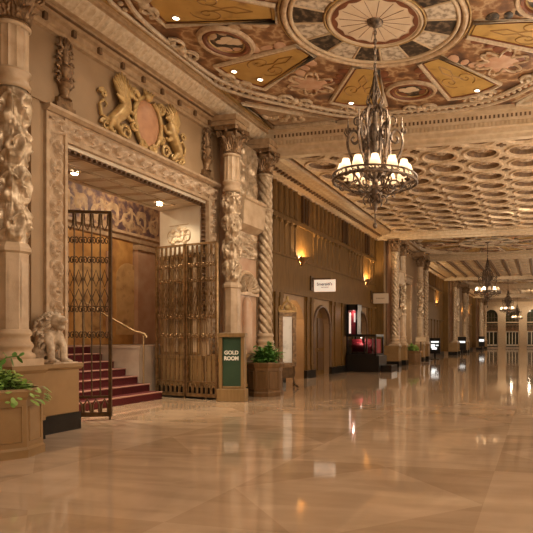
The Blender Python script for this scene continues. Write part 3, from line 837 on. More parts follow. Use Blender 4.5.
# soffit
s = G().prism([(-9.6, 7.7), (WA, 8.2), (WA, 12.55), (-9.6, 13.05)], 'z', 4.80, 4.88).build('trim_41', M['white'])
g = G()
for i in range(7):
    for (x0, x1) in ((-9.4, -8.75), (-8.65, -8.15)):
        y0 = 8.35+i*.6; g.tube([(x0, y0, 4.80), (x1, y0, 4.80), (x1, y0+.5, 4.80), (x0, y0+.5, 4.80)], .025, 5, True)
g.build('soffit_coffers', M['cream'], s); struct(s, 'panelled soffit over the gated opening', 'soffit')
# right reveal: white lit panel with carved device above, tan plinth below
def reveal(u, z, d=0.0):   # point on the right reveal, u 0 at hall face .. 1 inside, d towards the opening
    x = WA-1.65*u; y = 12.55+.5*u; n_ = Vector((-.5, -1.65, 0)).normalized()
    return (x+n_.x*d, y+n_.y*d, z)
def slab(u0, u1, z0, z1, d0, d1):
    g = G(); vs = [reveal(u, z, d) for u in (u0, u1) for z in (z0, z1) for d in (d0, d1)]
    return g.add(vs, [(0, 1, 3, 2), (4, 6, 7, 5), (0, 4, 5, 1), (2, 3, 7, 6), (0, 2, 6, 4), (1, 5, 7, 3)])
rv = empty('gate_reveal', (0, 0, 0)); tag(rv, 'side reveal of the gated opening with bright white top panel', 'reveal')
r = slab(.10, .99, 3.62, 4.79, .004, .03).build('white_panel', M['white'], rv)
g = G()
for (u, z) in ((.42, 4.22), (.55, 4.28), (.68, 4.22), (.42, 3.92), (.55, 3.98), (.68, 3.92), (.55, 4.1)):
    g.ell(reveal(u, z, .04), (.07, .03, .06), 10, 6)
for u in (.36, .49, .62, .75):
    g.tube([reveal(u+.05*cos(t*.6), 4.08+.14*sin(t*.6), .04) for t in range(11)], .018, 5)
for z in (3.83, 4.10, 4.36): g.tube([reveal(.34+.42*i/8, z, .035) for i in range(9)], .012, 5)
g.build('relief_device', M['cream'], r)
r = slab(.03, .99, .28, .98, .004, .05); r.add([reveal(u, z, d) for u in (.02, 1.0) for z in (.98, 1.06) for d in (.004, .07)], [(0, 1, 3, 2), (4, 6, 7, 5), (0, 4, 5, 1), (2, 3, 7, 6), (0, 2, 6, 4), (1, 5, 7, 3)])
r = r.build('dado', M['tanped'], rv); slab(.02, .99, 0, .28, .004, .06).build('plinth', M['black'], rv)
r = slab(.12, .99, 1.1, 3.58, .004, .02).build('facing', M['tanped'], rv)
for u in (.2, .42, .62, .84): slab(u-.04, u+.04, 1.15, 3.5, .02, .05).build('strip', M['column'], r)

# pedestal with lion on the left, wall block
def lion_pedestal(y0, y1, xf, label):
    r = empty('stone_pedestal', (WA, (y0+y1)/2, 0)); h = (y1-y0)/2; D = xf-WA
    g = G(); g.box(0, -h, .28, D, h, .99); g.build('block', M['tanped'], r, bevel=.01)
    g = G(); g.prism([(0, .99), (D, .99), (D+.05, 1.03), (D+.05, 1.09), (0, 1.09)], 'y', -h, h+.04); g.build('cap', M['tanped'], r)
    g = G(); g.box(0, -h, 0, D+.02, h+.02, .28); g.build('plinth', M['black'], r)
    tag(r, label, 'pedestal'); return r
lion_pedestal(7.06, 7.98, -7.42, 'tan marble pedestal with black plinth under the stone lion')

def lion(loc, rz, label):
    r = empty('stone_lion', loc, rz); tag(r, label, 'statue')
    g = G()     # faces +x; seated upright, forelegs on the ground, jaws open
    g.tube([(-.17, 0, .13), (-.14, 0, .26), (-.06, 0, .40), (.01, 0, .52)], [.13, .15, .15, .13], 10)
    g.ell((.07, 0, .62), (.125, .11, .115), 12, 8)       # head
    g.tube([(.12, 0, .625), (.22, 0, .62), (.255, 0, .60)], [.075, .06, .04], 8); g.ell((.265, 0, .625), (.022, .035, .022))
    g.tube([(.10, 0, .55), (.20, 0, .515), (.225, 0, .515)], [.06, .045, .025], 8)
    for s in (-1, 1):
        g.ell((.0, s*.10, .71), (.03, .025, .04))
        g.ell((.155, s*.05, .685), (.035, .025, .018)); g.ell((.16, s*.052, .66), (.018, .016, .016))
        g.tube([(.02, s*.10, .42), (.10, s*.11, .24), (.11, s*.11, .05)], [.075, .055, .045], 8)
        g.ell((.15, s*.11, .035), (.08, .055, .04))
        for q in (-1, 0, 1): g.ell((.22, s*.11+q*.03, .03), (.025, .016, .024), 6, 5)
        g.ell((-.13, s*.13, .16), (.14, .085, .15)); g.ell((.0, s*.15, .035), (.11, .05, .035))
    g.tube([(-.28, 0, .06), (-.36, .04, .16), (-.34, .06, .34), (-.26, .06, .40), (-.24, .06, .32)], [.03, .028, .028, .04, .03], 6)
    g.build('body', M['lion'], r, remesh=.016)
    m_ = G()
    for ringk, (x0, R, z0, L_) in enumerate(((.06, .115, .625, .08), (.0, .145, .60, .11), (-.06, .165, .55, .13), (-.02, .17, .46, .13), (.02, .15, .38, .11))):
        for k in range(13):
            a = 2*pi*(k+.5*(ringk % 2))/13
            if ringk >= 3 and sin(a) > .3: continue
            c = Vector((x0, R*cos(a), z0+R*sin(a)*.85)); o_ = Vector((0, cos(a), sin(a)))
            m_.tube([c-o_*.03, c+o_*.03+Vector((-.01, 0, -.01)), c+o_*.045+Vector((-.04, .02*cos(k*2.1), -.45*L_)), c+o_*.02+Vector((-.045, .03*cos(k*2.1), -L_))], [.03, .034, .026, .006], 7)
    m_.build('mane', M['lion'], r)
    g = G().box(-.32, -.20, -.0, .24, .24, .02); g.build('base_slab', M['lion'], r)
lion((-7.66, 7.66, 1.09), .0, 'pale stone lion seated on the pedestal left of the gate')
o = [c for c in COL.objects if c.name.startswith('stone_lion')][0]; o.scale = (1.12, 1.12, 1.1)

# ------------------------------------------------------------------ relief above the portal
def coat_of_arms():
    r = empty('coat_of_arms', (WA, 10.30, 5.44)); tag(r, 'gilded coat of arms relief with two griffins above the portal', 'relief')
    g = G(); g.ell((.02, 0, .52), (.12, .40, .48), 20, 14); g.ell((.02, 0, .22), (.09, .28, .24), 16, 10); g.build('shield', M['shield'], r)
    g = G()
    def sw(cy, cz, R, d, turns=1.6, a0=0.0):
        g.tube([(.08+.03*i/24, cy+d*R*(1-.75*i/24)*cos(a0+turns*2*pi*i/24), cz+R*(1-.75*i/24)*sin(a0+turns*2*pi*i/24)) for i in range(25)], [.045-.02*i/24 for i in range(25)], 7)
    for s in (-1, 1):
        g.tube([(.07, s*.16, .98), (.08, s*.32, .86), (.08, s*.42, .62), (.08, s*.40, .36), (.07, s*.28, .12), (.06, s*.06, -.02)], [.05, .055, .05, .05, .05, .05], 8)
        sw(s*.40, .92, .13, s); sw(s*.44, .30, .10, s, 1.4, 2.0); sw(s*.16, .03, .10, s, 1.4, 3.0)
    g.ell((.08, 0, 1.04), (.08, .12, .10)); 
    for k in range(5): g.tube([(.08, (k-2)*.05, 1.08), (.10, (k-2)*.09, 1.17)], [.03, .012], 6)
    g.build('scrollwork', M['gold'], r)
    for s in (-1, 1):
        g = G(); Y = lambda y: s*y
        g.tube([(.09, Y(1.02), .20), (.11, Y(.86), .36), (.12, Y(.72), .56), (.11, Y(.66), .74)], [.11, .13, .125, .08], 10)   # body
        g.ell((.13, Y(.61), .84), (.075, .085, .085), 10, 8); g.tube([(.14, Y(.57), .83), (.15, Y(.50), .80), (.15, Y(.48), .76)], [.045, .03, .012], 6)
        g.ell((.11, Y(.66), .93), (.02, .02, .05))
        g.tube([(.12, Y(.66), .52), (.13, Y(.52), .50), (.13, Y(.46), .58)], [.055, .045, .04], 7); g.ell((.13, Y(.45), .60), (.04, .05, .045))
        g.tube([(.12, Y(.74), .44), (.13, Y(.58), .34), (.13, Y(.50), .38)], [.055, .045, .035], 7)
        g.ell((.10, Y(1.0), .20), (.09, .13, .13)); g.tube([(.10, Y(.98), .14), (.11, Y(.86), .06), (.11, Y(.82), .02), (.12, Y(.74), -.02)], [.08, .06, .045, .04], 8)
        g.tube([(.08, Y(1.06), .12), (.08, Y(1.10), .02), (.10, Y(1.0), -.04)], [.07, .05, .04], 7)
        g.tube([(.06, Y(1.12), .18), (.05, Y(1.28), .22), (.05, Y(1.32), .40), (.05, Y(1.22), .52), (.05, Y(1.12), .46), (.05, Y(1.18), .38)], [.045, .04, .035, .035, .03, .02], 7)
        g.build('griffin', M['gold'], r, remesh=.02)
        g = G()
        for k in range(9):
            t = k/8; a = math.radians(40+75*t); L_ = .62-.25*abs(t-.55)
            b0 = Vector((.12, Y(.74+.012*k), .58)); dr = Vector((0, s*cos(a), sin(a)))
            side_ = Vector((0, -s*sin(a), cos(a)))
            g.tube([b0, b0+dr*L_*.35+side_*.03+Vector((.03, 0, 0)), b0+dr*L_*.7+side_*.06+Vector((.01, 0, 0)), b0+dr*L_+side_*.13+Vector((-.02, 0, 0))], [.05, .06, .045, .012], 7)
        for k in range(7):
            a = math.radians(35+80*k/6); b0 = Vector((.14, Y(.76), .56)); dr = Vector((0, s*cos(a), sin(a)))
            g.tube([b0, b0+dr*.14+Vector((.02, 0, 0)), b0+dr*.27], [.05, .05, .015], 7)
        g.build('wing', M['gold'], r)
        for (cy_, cz_, R_, tn) in ((.62, .10, .15, 1.5), (.90, .02, .12, 1.4), (1.18, .06, .11, 1.5), (.50, .95, .11, 1.5), (1.24, .62, .09, 1.3)):
            g = G(); g.tube([(.05+.03*q/20, Y(cy_+R_*(1-.8*q/20)*cos(tn*2*pi*q/20)), cz_+R_*(1-.8*q/20)*sin(tn*2*pi*q/20)) for q in range(21)], [.04-.022*q/20 for q in range(21)], 6)
            g.build('foliage_scroll', M['gold'], r)
    return r
coat_of_arms()
def torch_relief(y, label):
    r = empty('candelabrum_relief', (WA, y, 5.40)); tag(r, label, 'relief', 'bronze candelabrum reliefs over the portal')
    g = G(); g.box(0, -.20, 0, .10, .20, .07); g.box(0, -.15, .07, .08, .15, .18); g.lathe([(.12, .18), (.07, .26), (.10, .36)], 12, (.05, 0, 0)); g.build('foot', M['capital'], r)
    g = G(); g.lathe([(.10, .36), (.14, .44), (.06, .54), (.11, .62), (.13, .70), (.05, .78), (.09, .86), (.05, .98), (.07, 1.02)], 14, (.06, 0, 0))
    for (z, w_) in ((.42, .2), (.66, .19), (.88, .16)):
        for s in (-1, 1):
            g.tube([(.07, s*(.05+w_*.6*sin(i*.35)), z+.05*i*.22) for i in range(9)], .028, 6)
            g.tube([(.07, s*(w_*.75+.05*cos(i*.7)), z+.14+.05*sin(i*.7)) for i in range(8)], .022, 6)
    g.build('stem', M['capital'], r)
    g = G()
    for s in (-1, 1): g.tube([(.07, s*.02, 1.0), (.08, s*.11, 1.08), (.08, s*.12, 1.18), (.08, s*.03, 1.22), (.08, s*.04, 1.13)], .025, 6)
    g.ell((.07, 0, 1.1), (.04, .04, .08)); g.build('flame_scroll', M['capital'], r)
torch_relief(8.17, 'dark candelabrum relief on the wall beside the foreground column')
torch_relief(12.50, 'dark candelabrum relief right of the gilded griffins')

# ------------------------------------------------------------------ vestibule interior
st = empty('staircase', (-9.05, 0, 0)); tag(st, 'red carpeted staircase rising behind the open gate', 'staircase')
Y0s, Y1s = 6.6, 12.36
for k in range(7):
    x1 = -.35*k; z1 = .186*(k+1)
    s_ = G().box(-3.5, Y0s, .186*k, x1, Y1s, z1).build('step', M['red'], st)
    s_['label'] = 'red carpeted step'
    G().tube([(x1-.005, Y0s, z1-.012), (x1-.005, Y1s, z1-.012)], .02, 6).build('nosing', M['nosing'], s_)
o = G().box(-12.58, 12.38, 0, -9.72, 17.18, 1.30).build('marble_block', M['pale']); tag(o, 'pale marble block wall along right side of the red steps', 'block')
G().box(-12.58, 12.365, 1.24, -9.70, 12.6, 1.305).build('coping', M['pale'], o)
o = G().box(-12.58, 15.75, 1.31, -12.40, 17.1, 4.30).build('pink_pilaster', M['pink']); G().box(-12.58, 15.70, 4.30, -12.34, 17.15, 4.46).build('cap', M['stone'], o); tag(o, 'pink marble pilaster on the vestibule wall right of the mural', 'pilaster')
# handrail
r = empty('handrail', (-9.45, 12.2, .37)); tag(r, 'brass handrail on a slim post beside the red steps', 'handrail')
G().tube([(0, 0, 0.0), (0, 0, 1.25)], .022, 8).build('post', M['brass'], r)
G().tube([(.10, 0, 1.14), (.04, 0, 1.22), (-.10, 0, 1.26), (-.25, 0, 1.29), (-1.05, 0, 1.68), (-1.9, 0, 2.12)], .028, 8).build('rail', M['brass'], r)
G().tube([(-1.75, 0, .93), (-1.75, 0, 2.04)], .022, 8).build('post', M['brass'], r)
# mural, frieze
mu = empty('wall_mural', (-12.6, 10.6, 0)); tag(mu, 'ochre painted mural of arches on the vestibule wall', 'mural')
G().box(.001, -6.2, 1.31, .04, 5.1, 4.62).build('painted_field', M['mural'], mu)
for i in range(7):
    c = -5.0+1.65*i; g = G(); o_ = [(c-.55, 1.6)]+[(c-.55*cos(pi*k/10), 3.3+.55*sin(pi*k/10)) for k in range(11)]+[(c+.55, 1.6)]
    g.prism(o_, 'x', .03, .055); g.build('painted_arch', M['muralsky'], mu)
    g = G(); g.box(.03, c+.68, 1.5, .07, c+.92, 4.1); g.build('painted_pilaster', M['pink'], mu)
g = G(); g.prism([(0, 4.50), (.10, 4.55), (.12, 4.66), (.20, 4.72), (.20, 4.80), (0, 4.80)], 'y', -6.2, 6.4); g.build('cornice', M['stone'], mu)
fz = empty('painted_frieze', (-12.6, 10.6, 4.8)); tag(fz, 'painted arabesque frieze above the vestibule mural', 'frieze')
G().box(.001, -6.2, .0, .03, 6.4, 2.1).build('painted_field', M['frieze'], fz)
g = G(); g.grid(300, 24, lambda u, vv: (.015+.05*scroll(u*20, vv), -6.2+12.6*u, .1+.75*vv)); g.build('acanthus_scroll', M['friezescroll'], fz)
g = G(); g.grid(220, 24, lambda u, vv: (.012+.05*scroll(u*14+.5, vv), -6.2+12.6*u, .95+1.0*vv)); g.build('upper_scroll', M['friezescroll'], fz)
for i in range(6): G().lathe([(.001, 0), (.26, 0), (.30, .02), (.30, .05), (.26, .06)], 24).build('roundel', M['damaskdark'], fz, loc=(.05, -5.0+2.1*i, 1.45)).rotation_euler = (0, pi/2, 0)
# soffit spotlights
for k, (x, y) in enumerate(((-8.94, 9.5), (-9.0, 12.2))):
    r = empty('soffit_spotlight', (x, y, 4.79)); tag(r, ['bright spotlight in the soffit above the left gate leaf', 'spotlight in the soffit beside the white lit panel'][k], 'spotlight', 'soffit spotlights')
    G().lathe([(.06, 0), (.10, -.01), (.10, -.035), (.07, -.04)], 20, cap=False).build('trim_ring', M['brass'], r)
    G().lathe([(.001, -.045), (.05, -.05), (.068, -.03), (.068, 0)], 16, cap=False).build('lens', M['spotglow'], r)
    slight('soffit_spot', (x, y, 4.70), 420 if k == 0 else 60, (x+.55, y+1.0 if k == 0 else y-.8, 0), 84 if k == 0 else 140, .9, (1, .80, .55), .05)

# ------------------------------------------------------------------ gates
def gate(p0, p1, m, name, label, npan=2, nb=6):
    P0, P1 = Vector(p0), Vector(p1); L_ = (P1-P0).length
    r = empty(name, (p0[0], p0[1], 0), atan2(P1.y-P0.y, P1.x-P0.x)); tag(r, label, 'gate', 'bronze gate leaves of the portal')
    Wp = L_/npan; Ht = 3.83
    for k in range(npan):
        x0, x1 = k*Wp+.015, (k+1)*Wp-.015
        g = G(); g.box(x0, -.03, .06, x0+.05, .03, Ht); g.box(x1-.05, -.03, .06, x1, .03, Ht); g.box(x0, -.03, Ht-.05, x1, .03, Ht); g.box(x0, -.03, .06, x1, .03, .14); g.box(x0, -.02, .40, x1, .02, .44)
        fr = g.build('leaf_frame', m, r)
        G().tube([(x0+.03, 0, 0), (x0+.03, 0, .08)], .02, 6).build('pivot', m, fr)
        n = nb; w_ = (x1-x0-.1)/n
        for i in range(1, n):
            x = x0+.05+w_*i; G().tube([(x, 0, .42), (x, 0, Ht-.05)], .0135, 6).build('bar', m, r)
        g = G()
        for i in range(n):
            xa = x0+.05+w_*i; c = xa+w_/2
            g.tube([(c-w_*.38, 0, .14), (c-w_*.36, 0, .28), (c, 0, .38), (c+w_*.36, 0, .28), (c+w_*.38, 0, .14)], .018, 6)
        g.build('arcade', m, fr)
        for zc in (3.28, 2.92, 2.02, 1.55):
            g = G()
            for i in range(n):
                c = x0+.05+w_*(i+.5)
                for s in (-1, 1):
                    g.tube([(c+s*(.005+.045*(1-t/16)*cos(t*.55)+.03), 0, zc+s*.0+.075*(1-t/20)*sin(t*.55)) for t in range(15)], .011, 5)
            for i in range(1, n): g.ell((x0+.05+w_*i, 0, zc), (.03, .03, .04), 8, 6)
            g.build('scroll_band', m, r)
        g = G()
        for i in range(n):
            c = x0+.05+w_*(i+.5)
            g.tube([(c, 0, 2.23+.17), (c+w_*.45, 0, 2.23), (c, 0, 2.23-.17), (c-w_*.45, 0, 2.23)], .012, 5, True)
            g.tube([(c-w_*.4, 0, 2.55), (c, 0, 2.75), (c+w_*.4, 0, 2.55)], .011, 5)
            g.tube([(c-w_*.4, 0, 2.60), (c, 0, 2.44), (c+w_*.4, 0, 2.60)], .011, 5)
        g.build('lozenges', m, r)
        g = G()
        for i in range(n):
            c = x0+.05+w_*(i+.5)
            g.tube([(c-w_*.35, 0, Ht-.06), (c-w_*.3, 0, Ht-.26), (c, 0, Ht-.36), (c+w_*.3, 0, Ht-.26), (c+w_*.35, 0, Ht-.06)], .012, 5)
        g.build('top_arcade', m, fr)
    return r
gate((-7.63, 9.0), (-9.50, 8.20), M['bronze'], 'bronze_gate', 'dark bronze gate leaf swung open at left of the opening', 2, 6)
gate((-7.50, 12.36), (-9.55, 12.80), M['gatebronze'], 'bronze_gate', 'bronze gate leaf, lit look in its colour, folded back beside the green board', 2, 6)  # paler than its pair: this leaf's brightness is put into the metal

# ------------------------------------------------------------------ gold room sign stand
r = empty('sign_stand', (-7.07, 12.26, 0), math.radians(8)); tag(r, 'tan framed green board sign standing right of the gate', 'sign')
G().box(-.34, -.10, 0, .34, .16, .30).build('base', M['frame'], r, bevel=.012)
g = G(); g.box(-.31, -.05, .30, -.23, .10, 1.55); g.box(.23, -.05, .30, .31, .10, 1.55); g.box(-.34, -.07, 1.52, .34, .12, 1.62); g.box(-.23, -.03, .30, .23, .10, .36); g.build('frame', M['frame'], r, bevel=.008)
b_ = G().box(-.23, -.015, .34, .23, .06, 1.52).build('board', M['green'], r)
text('GOLD', .125, M['letters'], b_, (-.01, -.02, 1.15), bold=.004, xs=1.0)
text('ROOM', .125, M['letters'], b_, (-.01, -.02, 1.015), bold=.006, xs=.95)

# ------------------------------------------------------------------ planters and plants
def tub(loc, R, Hh, m, label, name='planter', rz=0):
    r = empty(name, loc, rz); tag(r, label, 'planter')
    g = G(); g.lathe([(R*1.0, .0), (R*1.0, .10), (R*.95, .13), (R*.93, Hh-.14), (R*.98, Hh-.10), (R*1.02, Hh-.03), (R*1.0, Hh), (R*.86, Hh), (R*.85, Hh-.10)], 8, sm=False, phase=pi/8, cap=False)
    g.build('tub', m, r)
    g = G()
    for k in range(8):
        a = k*pi/4; d = R*.94*cos(pi/8)
        for sgn in (-1, 1):
            pass
        hw = R*.93*sin(pi/8)*.72
        P = [(hw, .2), (hw, Hh-.22), (-hw, Hh-.22), (-hw, .2)]
        g.tube([((d+.002)*cos(a)-y*sin(a), (d+.002)*sin(a)+y*cos(a), z) for y, z in P], .012, 5, True)
    g.build('panel_moulding', m, r)
    G().lathe([(R*.88, Hh-.08), (R*.87, Hh-.07)], 8, phase=pi/8).build('soil', M['soil'], r)
    return r
def leafy(g, base, d, L_, w_, droop, rnd=.0):
    d = Vector(d).normalized(); side = d.cross(Vector((0, 0, 1)))
    if side.length < .05: side = Vector((1, 0, 0))
    side.normalize(); B = Vector(base)
    def fn(u, vv):
        p = B+d*L_*u+Vector((0, 0, -droop*L_*u*u)); ww = w_*sin(pi*min(1, .08+u*.92))**.8
        return p+side*(vv-.5)*2*ww+Vector((0, 0, -.25*ww*abs(vv-.5)*2))
    g.grid(6, 2, fn)
def bush(loc, R, Hh, n, label, name, m, seed, leafw=.05, leafl=.2):
    random.seed(seed); r = empty(name, loc); tag(r, label, 'plant')
    st_ = G(); g = G()
    for i in range(n):
        a = random.uniform(0, 2*pi); t = random.random(); el = random.uniform(.15, 1.35)
        tip = Vector((R*cos(a)*cos(el)*random.uniform(.5, 1), R*sin(a)*cos(el)*random.uniform(.5, 1), Hh*sin(el)*random.uniform(.6, 1)))
        st_.tube([(tip.x*.15, tip.y*.15, -.05), tip*.6+Vector((0, 0, .05)), tip], [.007, .006, .004], 5)
        for q in range(7):
            f = .35+.65*q/6; p = Vector((tip.x*f, tip.y*f, tip.z*f**.7))
            d = Vector((random.uniform(-1, 1), random.uniform(-1, 1), random.uniform(-.2, .7)))+tip.normalized()*.6
            leafy(g, p, d, leafl*random.uniform(.6, 1.1), leafw*random.uniform(.7, 1.1), random.uniform(.2, .7))
    st_.build('stems', M['stem'], r); g.build('leaves', m, r); return r
tub((-6.95, 13.74, 0), .47, .87, M['tub'], 'octagonal wooden tub at foot of the twisted column', rz=.2)
bush((-6.92, 13.74, .80), .45, .60, 80, 'green leafy fern growing in the octagonal wooden tub', 'fern', M['leaf'], 3, .045, .22)
tub((-6.72, 5.92, 0), .50, .86, M['tanped'], 'tan octagonal planter cut off at the left edge', rz=.3)
ivy = bush((-6.72, 5.92, .80), .46, .30, 95, 'pale green ivy spilling from the planter at left edge', 'ivy_plant', M['leafpale'], 5, .042, .095)
random.seed(9); g = G()
for i in range(46):
    a = random.uniform(-1.9, 1.5); z = random.uniform(-.12, .06); R_ = .48+.05*random.random()
    leafy(g, (R_*cos(a), R_*sin(a), z+.02), (cos(a), sin(a), random.uniform(-.9, .1)), .075, .028, .4)
g.build('trailing_leaves', M['leafpale'], ivy)
g = G(); pts = [(-.30, -.1, .05), (-.10, .0, .34), (.04, .06, .45), (.22, .10, .47)]; g.tube(pts, .008, 5)
for i in range(14):
    t = i/13; k = min(2, int(t*3)); f = t*3-k; p = Vector(pts[k]).lerp(Vector(pts[k+1]), f)
    leafy(g, p, (random.uniform(-.3, .5), random.uniform(-.6, .6), .5 if i % 2 else -.3), .11, .03, .2)
g.build('tall_sprig', M['leaf'], ivy)
tub((-7.0, 31.95, 0), .50, .78, M['tub'], 'smaller wooden tub before the pale portal beyond the kiosk')
bush((-7.0, 31.95, .72), .46, .45, 40, 'green bushy plant in the tub beyond the kiosk', 'potted_shrub', M['leafpale'], 8, .06, .22)

# ------------------------------------------------------------------ gilt easel with poster
r = empty('poster_easel', (-7.36, 15.95, 0), math.radians(40)); tag(r, 'gilt framed easel with tall white poster and scrolled crest', 'easel')
g = G(); g.box(-.27, -.05, .72, -.14, .05, 2.28); g.box(.14, -.05, .72, .27, .05, 2.28); g.box(-.27, -.05, 2.14, .27, .05, 2.26); g.box(-.27, -.05, .64, .27, .05, .76); g.build('frame', M['capital'], r, bevel=.012)
G().box(-.15, -.02, .74, .15, .03, 2.16).build('poster', M['posterwhite'], r)
g = G()
for s in (-1, 1):
    g.tube([(s*.27, 0, 2.28), (s*.25, 0, 2.42), (s*.22, 0, 2.46), (s*.18, 0, 2.38), (s*.24, 0, 2.34)], .035, 7)
    g.tube([(s*.18, 0, 2.34), (s*.12, 0, 2.52), (s*.03, 0, 2.60), (0, 0, 2.68)], .035, 7)
g.ell((0, 0, 2.70), (.05, .04, .07)); g.ell((0, 0, 2.42), (.10, .05, .09)); g.box(-.27, -.04, 2.26, .27, .04, 2.33); g.build('crest', M['gold'], r)
g = G()
for s in (-1, 1):
    g.tube([(s*.20, 0, .66), (s*.22, 0, .45), (s*.20, 0, .30), (s*.22, -.05, .12), (s*.27, -.22, .03)], [.035, .035, .03, .035, .03], 7)
    g.tube([(s*.22, .02, .2), (s*.24, .14, .10), (s*.27, .24, .03)], .03, 7)
g.tube([(-.20, 0, .45), (0, 0, .32), (.20, 0, .45)], .025, 6); g.box(-.20, -.02, .30, .20, .02, .62); g.build('scroll_legs', M['bronze'], r)

# ------------------------------------------------------------------ hanging signs
def blade_sign(y, x0, x1, z0, z1, m, label):
    r = empty('hanging_sign', (WB+.02, y, 0)); tag(r, label, 'sign', 'signs hanging from the panelled wall')
    b_ = G().box(x0-WB-.02, -.025, z0, x1-WB-.02, .025, z1).build('board', m, r)
    g = G(); g.box(0, -.12, z0+.05, .05, .12, z1+.15); g.tube([(0, 0, z1+.05), (x1-WB-.2, 0, z1+.05)], .018, 6)
    for q in (.25, .75): g.tube([(x0-WB+(x1-x0)*q, 0, z1-.01), (x0-WB+(x1-x0)*q, 0, z1+.05)], .008, 5)
    g.tube([(.02, 0, z1-.3), (.12, 0, z1-.15), (.06, 0, z1+.02)], .02, 6)
    g.build('bracket', M['bronze'], r); return r, b_
r, b_ = blade_sign(20.4, -8.30, -7.46, 3.25, 3.70, M['signglow'], 'white sign with dark lettering, nearer of the two hanging signs')
text("Smeraldi's", .155, M['ink'], b_, (.55, -.028, 3.53), bold=.002)
text("RISTORANTE", .05, M['ink'], b_, (.57, -.028, 3.41), bold=.0)
r, b_ = blade_sign(28.35, -8.30, -7.50, 3.27, 3.78, M['signbeige'], 'plain beige sign hanging beside the twisted column past the kiosk')
g = G(); 
for i in range(6): g.box(.30+.075*i, -.03, 3.50, .35+.075*i, -.025, 3.56)
g.build('faded_mark', M['fadedink'], b_)

# ------------------------------------------------------------------ black kiosk
r = empty('black_kiosk', (-8.30, 24.1, 0)); tag(r, 'black kiosk with red velvet interior against the panelled wall', 'kiosk')
G().box(0, 0, 0, 1.50, 1.3, .72).build('base', M['blackpaint'], r, bevel=.01)
G().box(1.50, .25, 0, 2.0, 1.3, .30).build('low_step', M['blackpaint'], r, bevel=.01)
g = G()
for (x, y) in ((.0, .0), (1.30, .0), (.0, 1.2), (1.30, 1.2)): g.box(x, y, .72, x+.07, y+.07, 1.60)
g.box(0, 0, 1.56, 1.37, 1.27, 1.66); g.box(0, 0, .72, 1.37, 1.27, .80); g.box(.80, 0, .72, .84, .05, 1.6); g.build('case_frame', M['blackpaint'], r)
g = G(); g.box(0, .02, 1.66, .10, .6, 2.95); g.box(.42, .02, 1.66, .50, .6, 2.95); g.box(0, .02, 2.72, .52, .62, 2.98); g.box(.0, .55, 1.66, .5, .6, 2.95); g.build('tower', M['blackpaint'], r)
G().box(.10, .40, 1.66, .42, .54, 2.72).build('lit_panel', M['redlight'], r)
G().box(.10, .10, 1.70, .17, .14, 2.62).build('lit_strip', M['kioskpanel'], r); G().box(.32, .10, 2.2, .38, .14, 2.60).build('lit_strip', M['kioskpanel'], r)
g = G(); g.ell((.45, .55, 1.12), (.42, .3, .20), 16, 10); g.ell((1.08, .55, 1.10), (.18, .3, .20), 14, 8); g.box(.1, .5, .82, 1.28, 1.1, 1.45); g.build('red_cushions', M['redlight'], r)
g = G(); g.box(.86, .12, .82, .93, .16, 1.5); g.box(1.15, .12, .82, 1.19, .16, 1.5); g.prism([(.62, 1.5), (.74, 1.5), (.84, 1.30), (.74, 1.28)], 'y', .12, .15); g.box(.25, .10, .84, .85, .14, .90); g.build('white_goods', M['signwhite'], r)
G().box(.08, .015, .80, 1.30, .025, 1.56).build('case_glass', M['glass'], r)
plight('kiosk_lamp', (-8.30+.6, 24.1+.3, 1.50), 5, (1, .75, .6), .03); plight('kiosk_tower_lamp', (-8.30+.26, 24.1+.25, 2.6), 3, (1, .75, .6), .03)

# ------------------------------------------------------------------ black screen signs farther down
for k, (x, y, hz) in enumerate(((-7.2, 40.1, 1.5), (-6.95, 52.7, 1.62), (-7.1, 72.6, 1.7))):
    r = empty('screen_sign', (x, y, 0)); tag(r, ['black screen sign with white lines, nearest of the three', 'black screen sign standing by the third column bay', 'small black screen sign near the far end wall'][k], 'sign', 'black screen signs along the left wall')
    G().box(-.38, -.05, .40, .38, .05, hz).build('screen', M['blackpaint'], r, bevel=.01)
    g = G()
    if k == 0:
        g.box(-.28, -.06, 1.16, .28, -.05, 1.28); g.box(-.28, -.06, .80, .0, -.05, 1.06); g.box(-.22, -.06, .68, .14, -.05, .84); g.box(.06, -.06, .94, .26, -.05, 1.03)
    else: g.box(-.30, -.06, 1.05, .30, -.05, 1.22 if k == 1 else 1.35)
    g.build('white_lines', M['screen'], r)
    g = G(); g.box(-.06, -.03, .03, .06, .03, .42); g.box(-.35, -.22, 0, .35, .22, .04); g.build('stand', M['blackpaint'], r)
# pale lectern by second tub
r = empty('lectern', (-6.75, 32.9, 0), .2); tag(r, 'pale lectern with slanted top beyond the second tub', 'lectern')
g = G(); g.prism([(-.22, 1.28), (.22, 1.50), (.22, 1.54), (-.22, 1.32)], 'x', -.30, .30); g.build('slanted_top', M['cream'], r)
G().box(-.04, -.04, .06, .04, .04, 1.38).build('post', M['woodd'], r)
G().box(-.40, -.32, 0, .45, .32, .09).build('foot', M['woodd'], r)

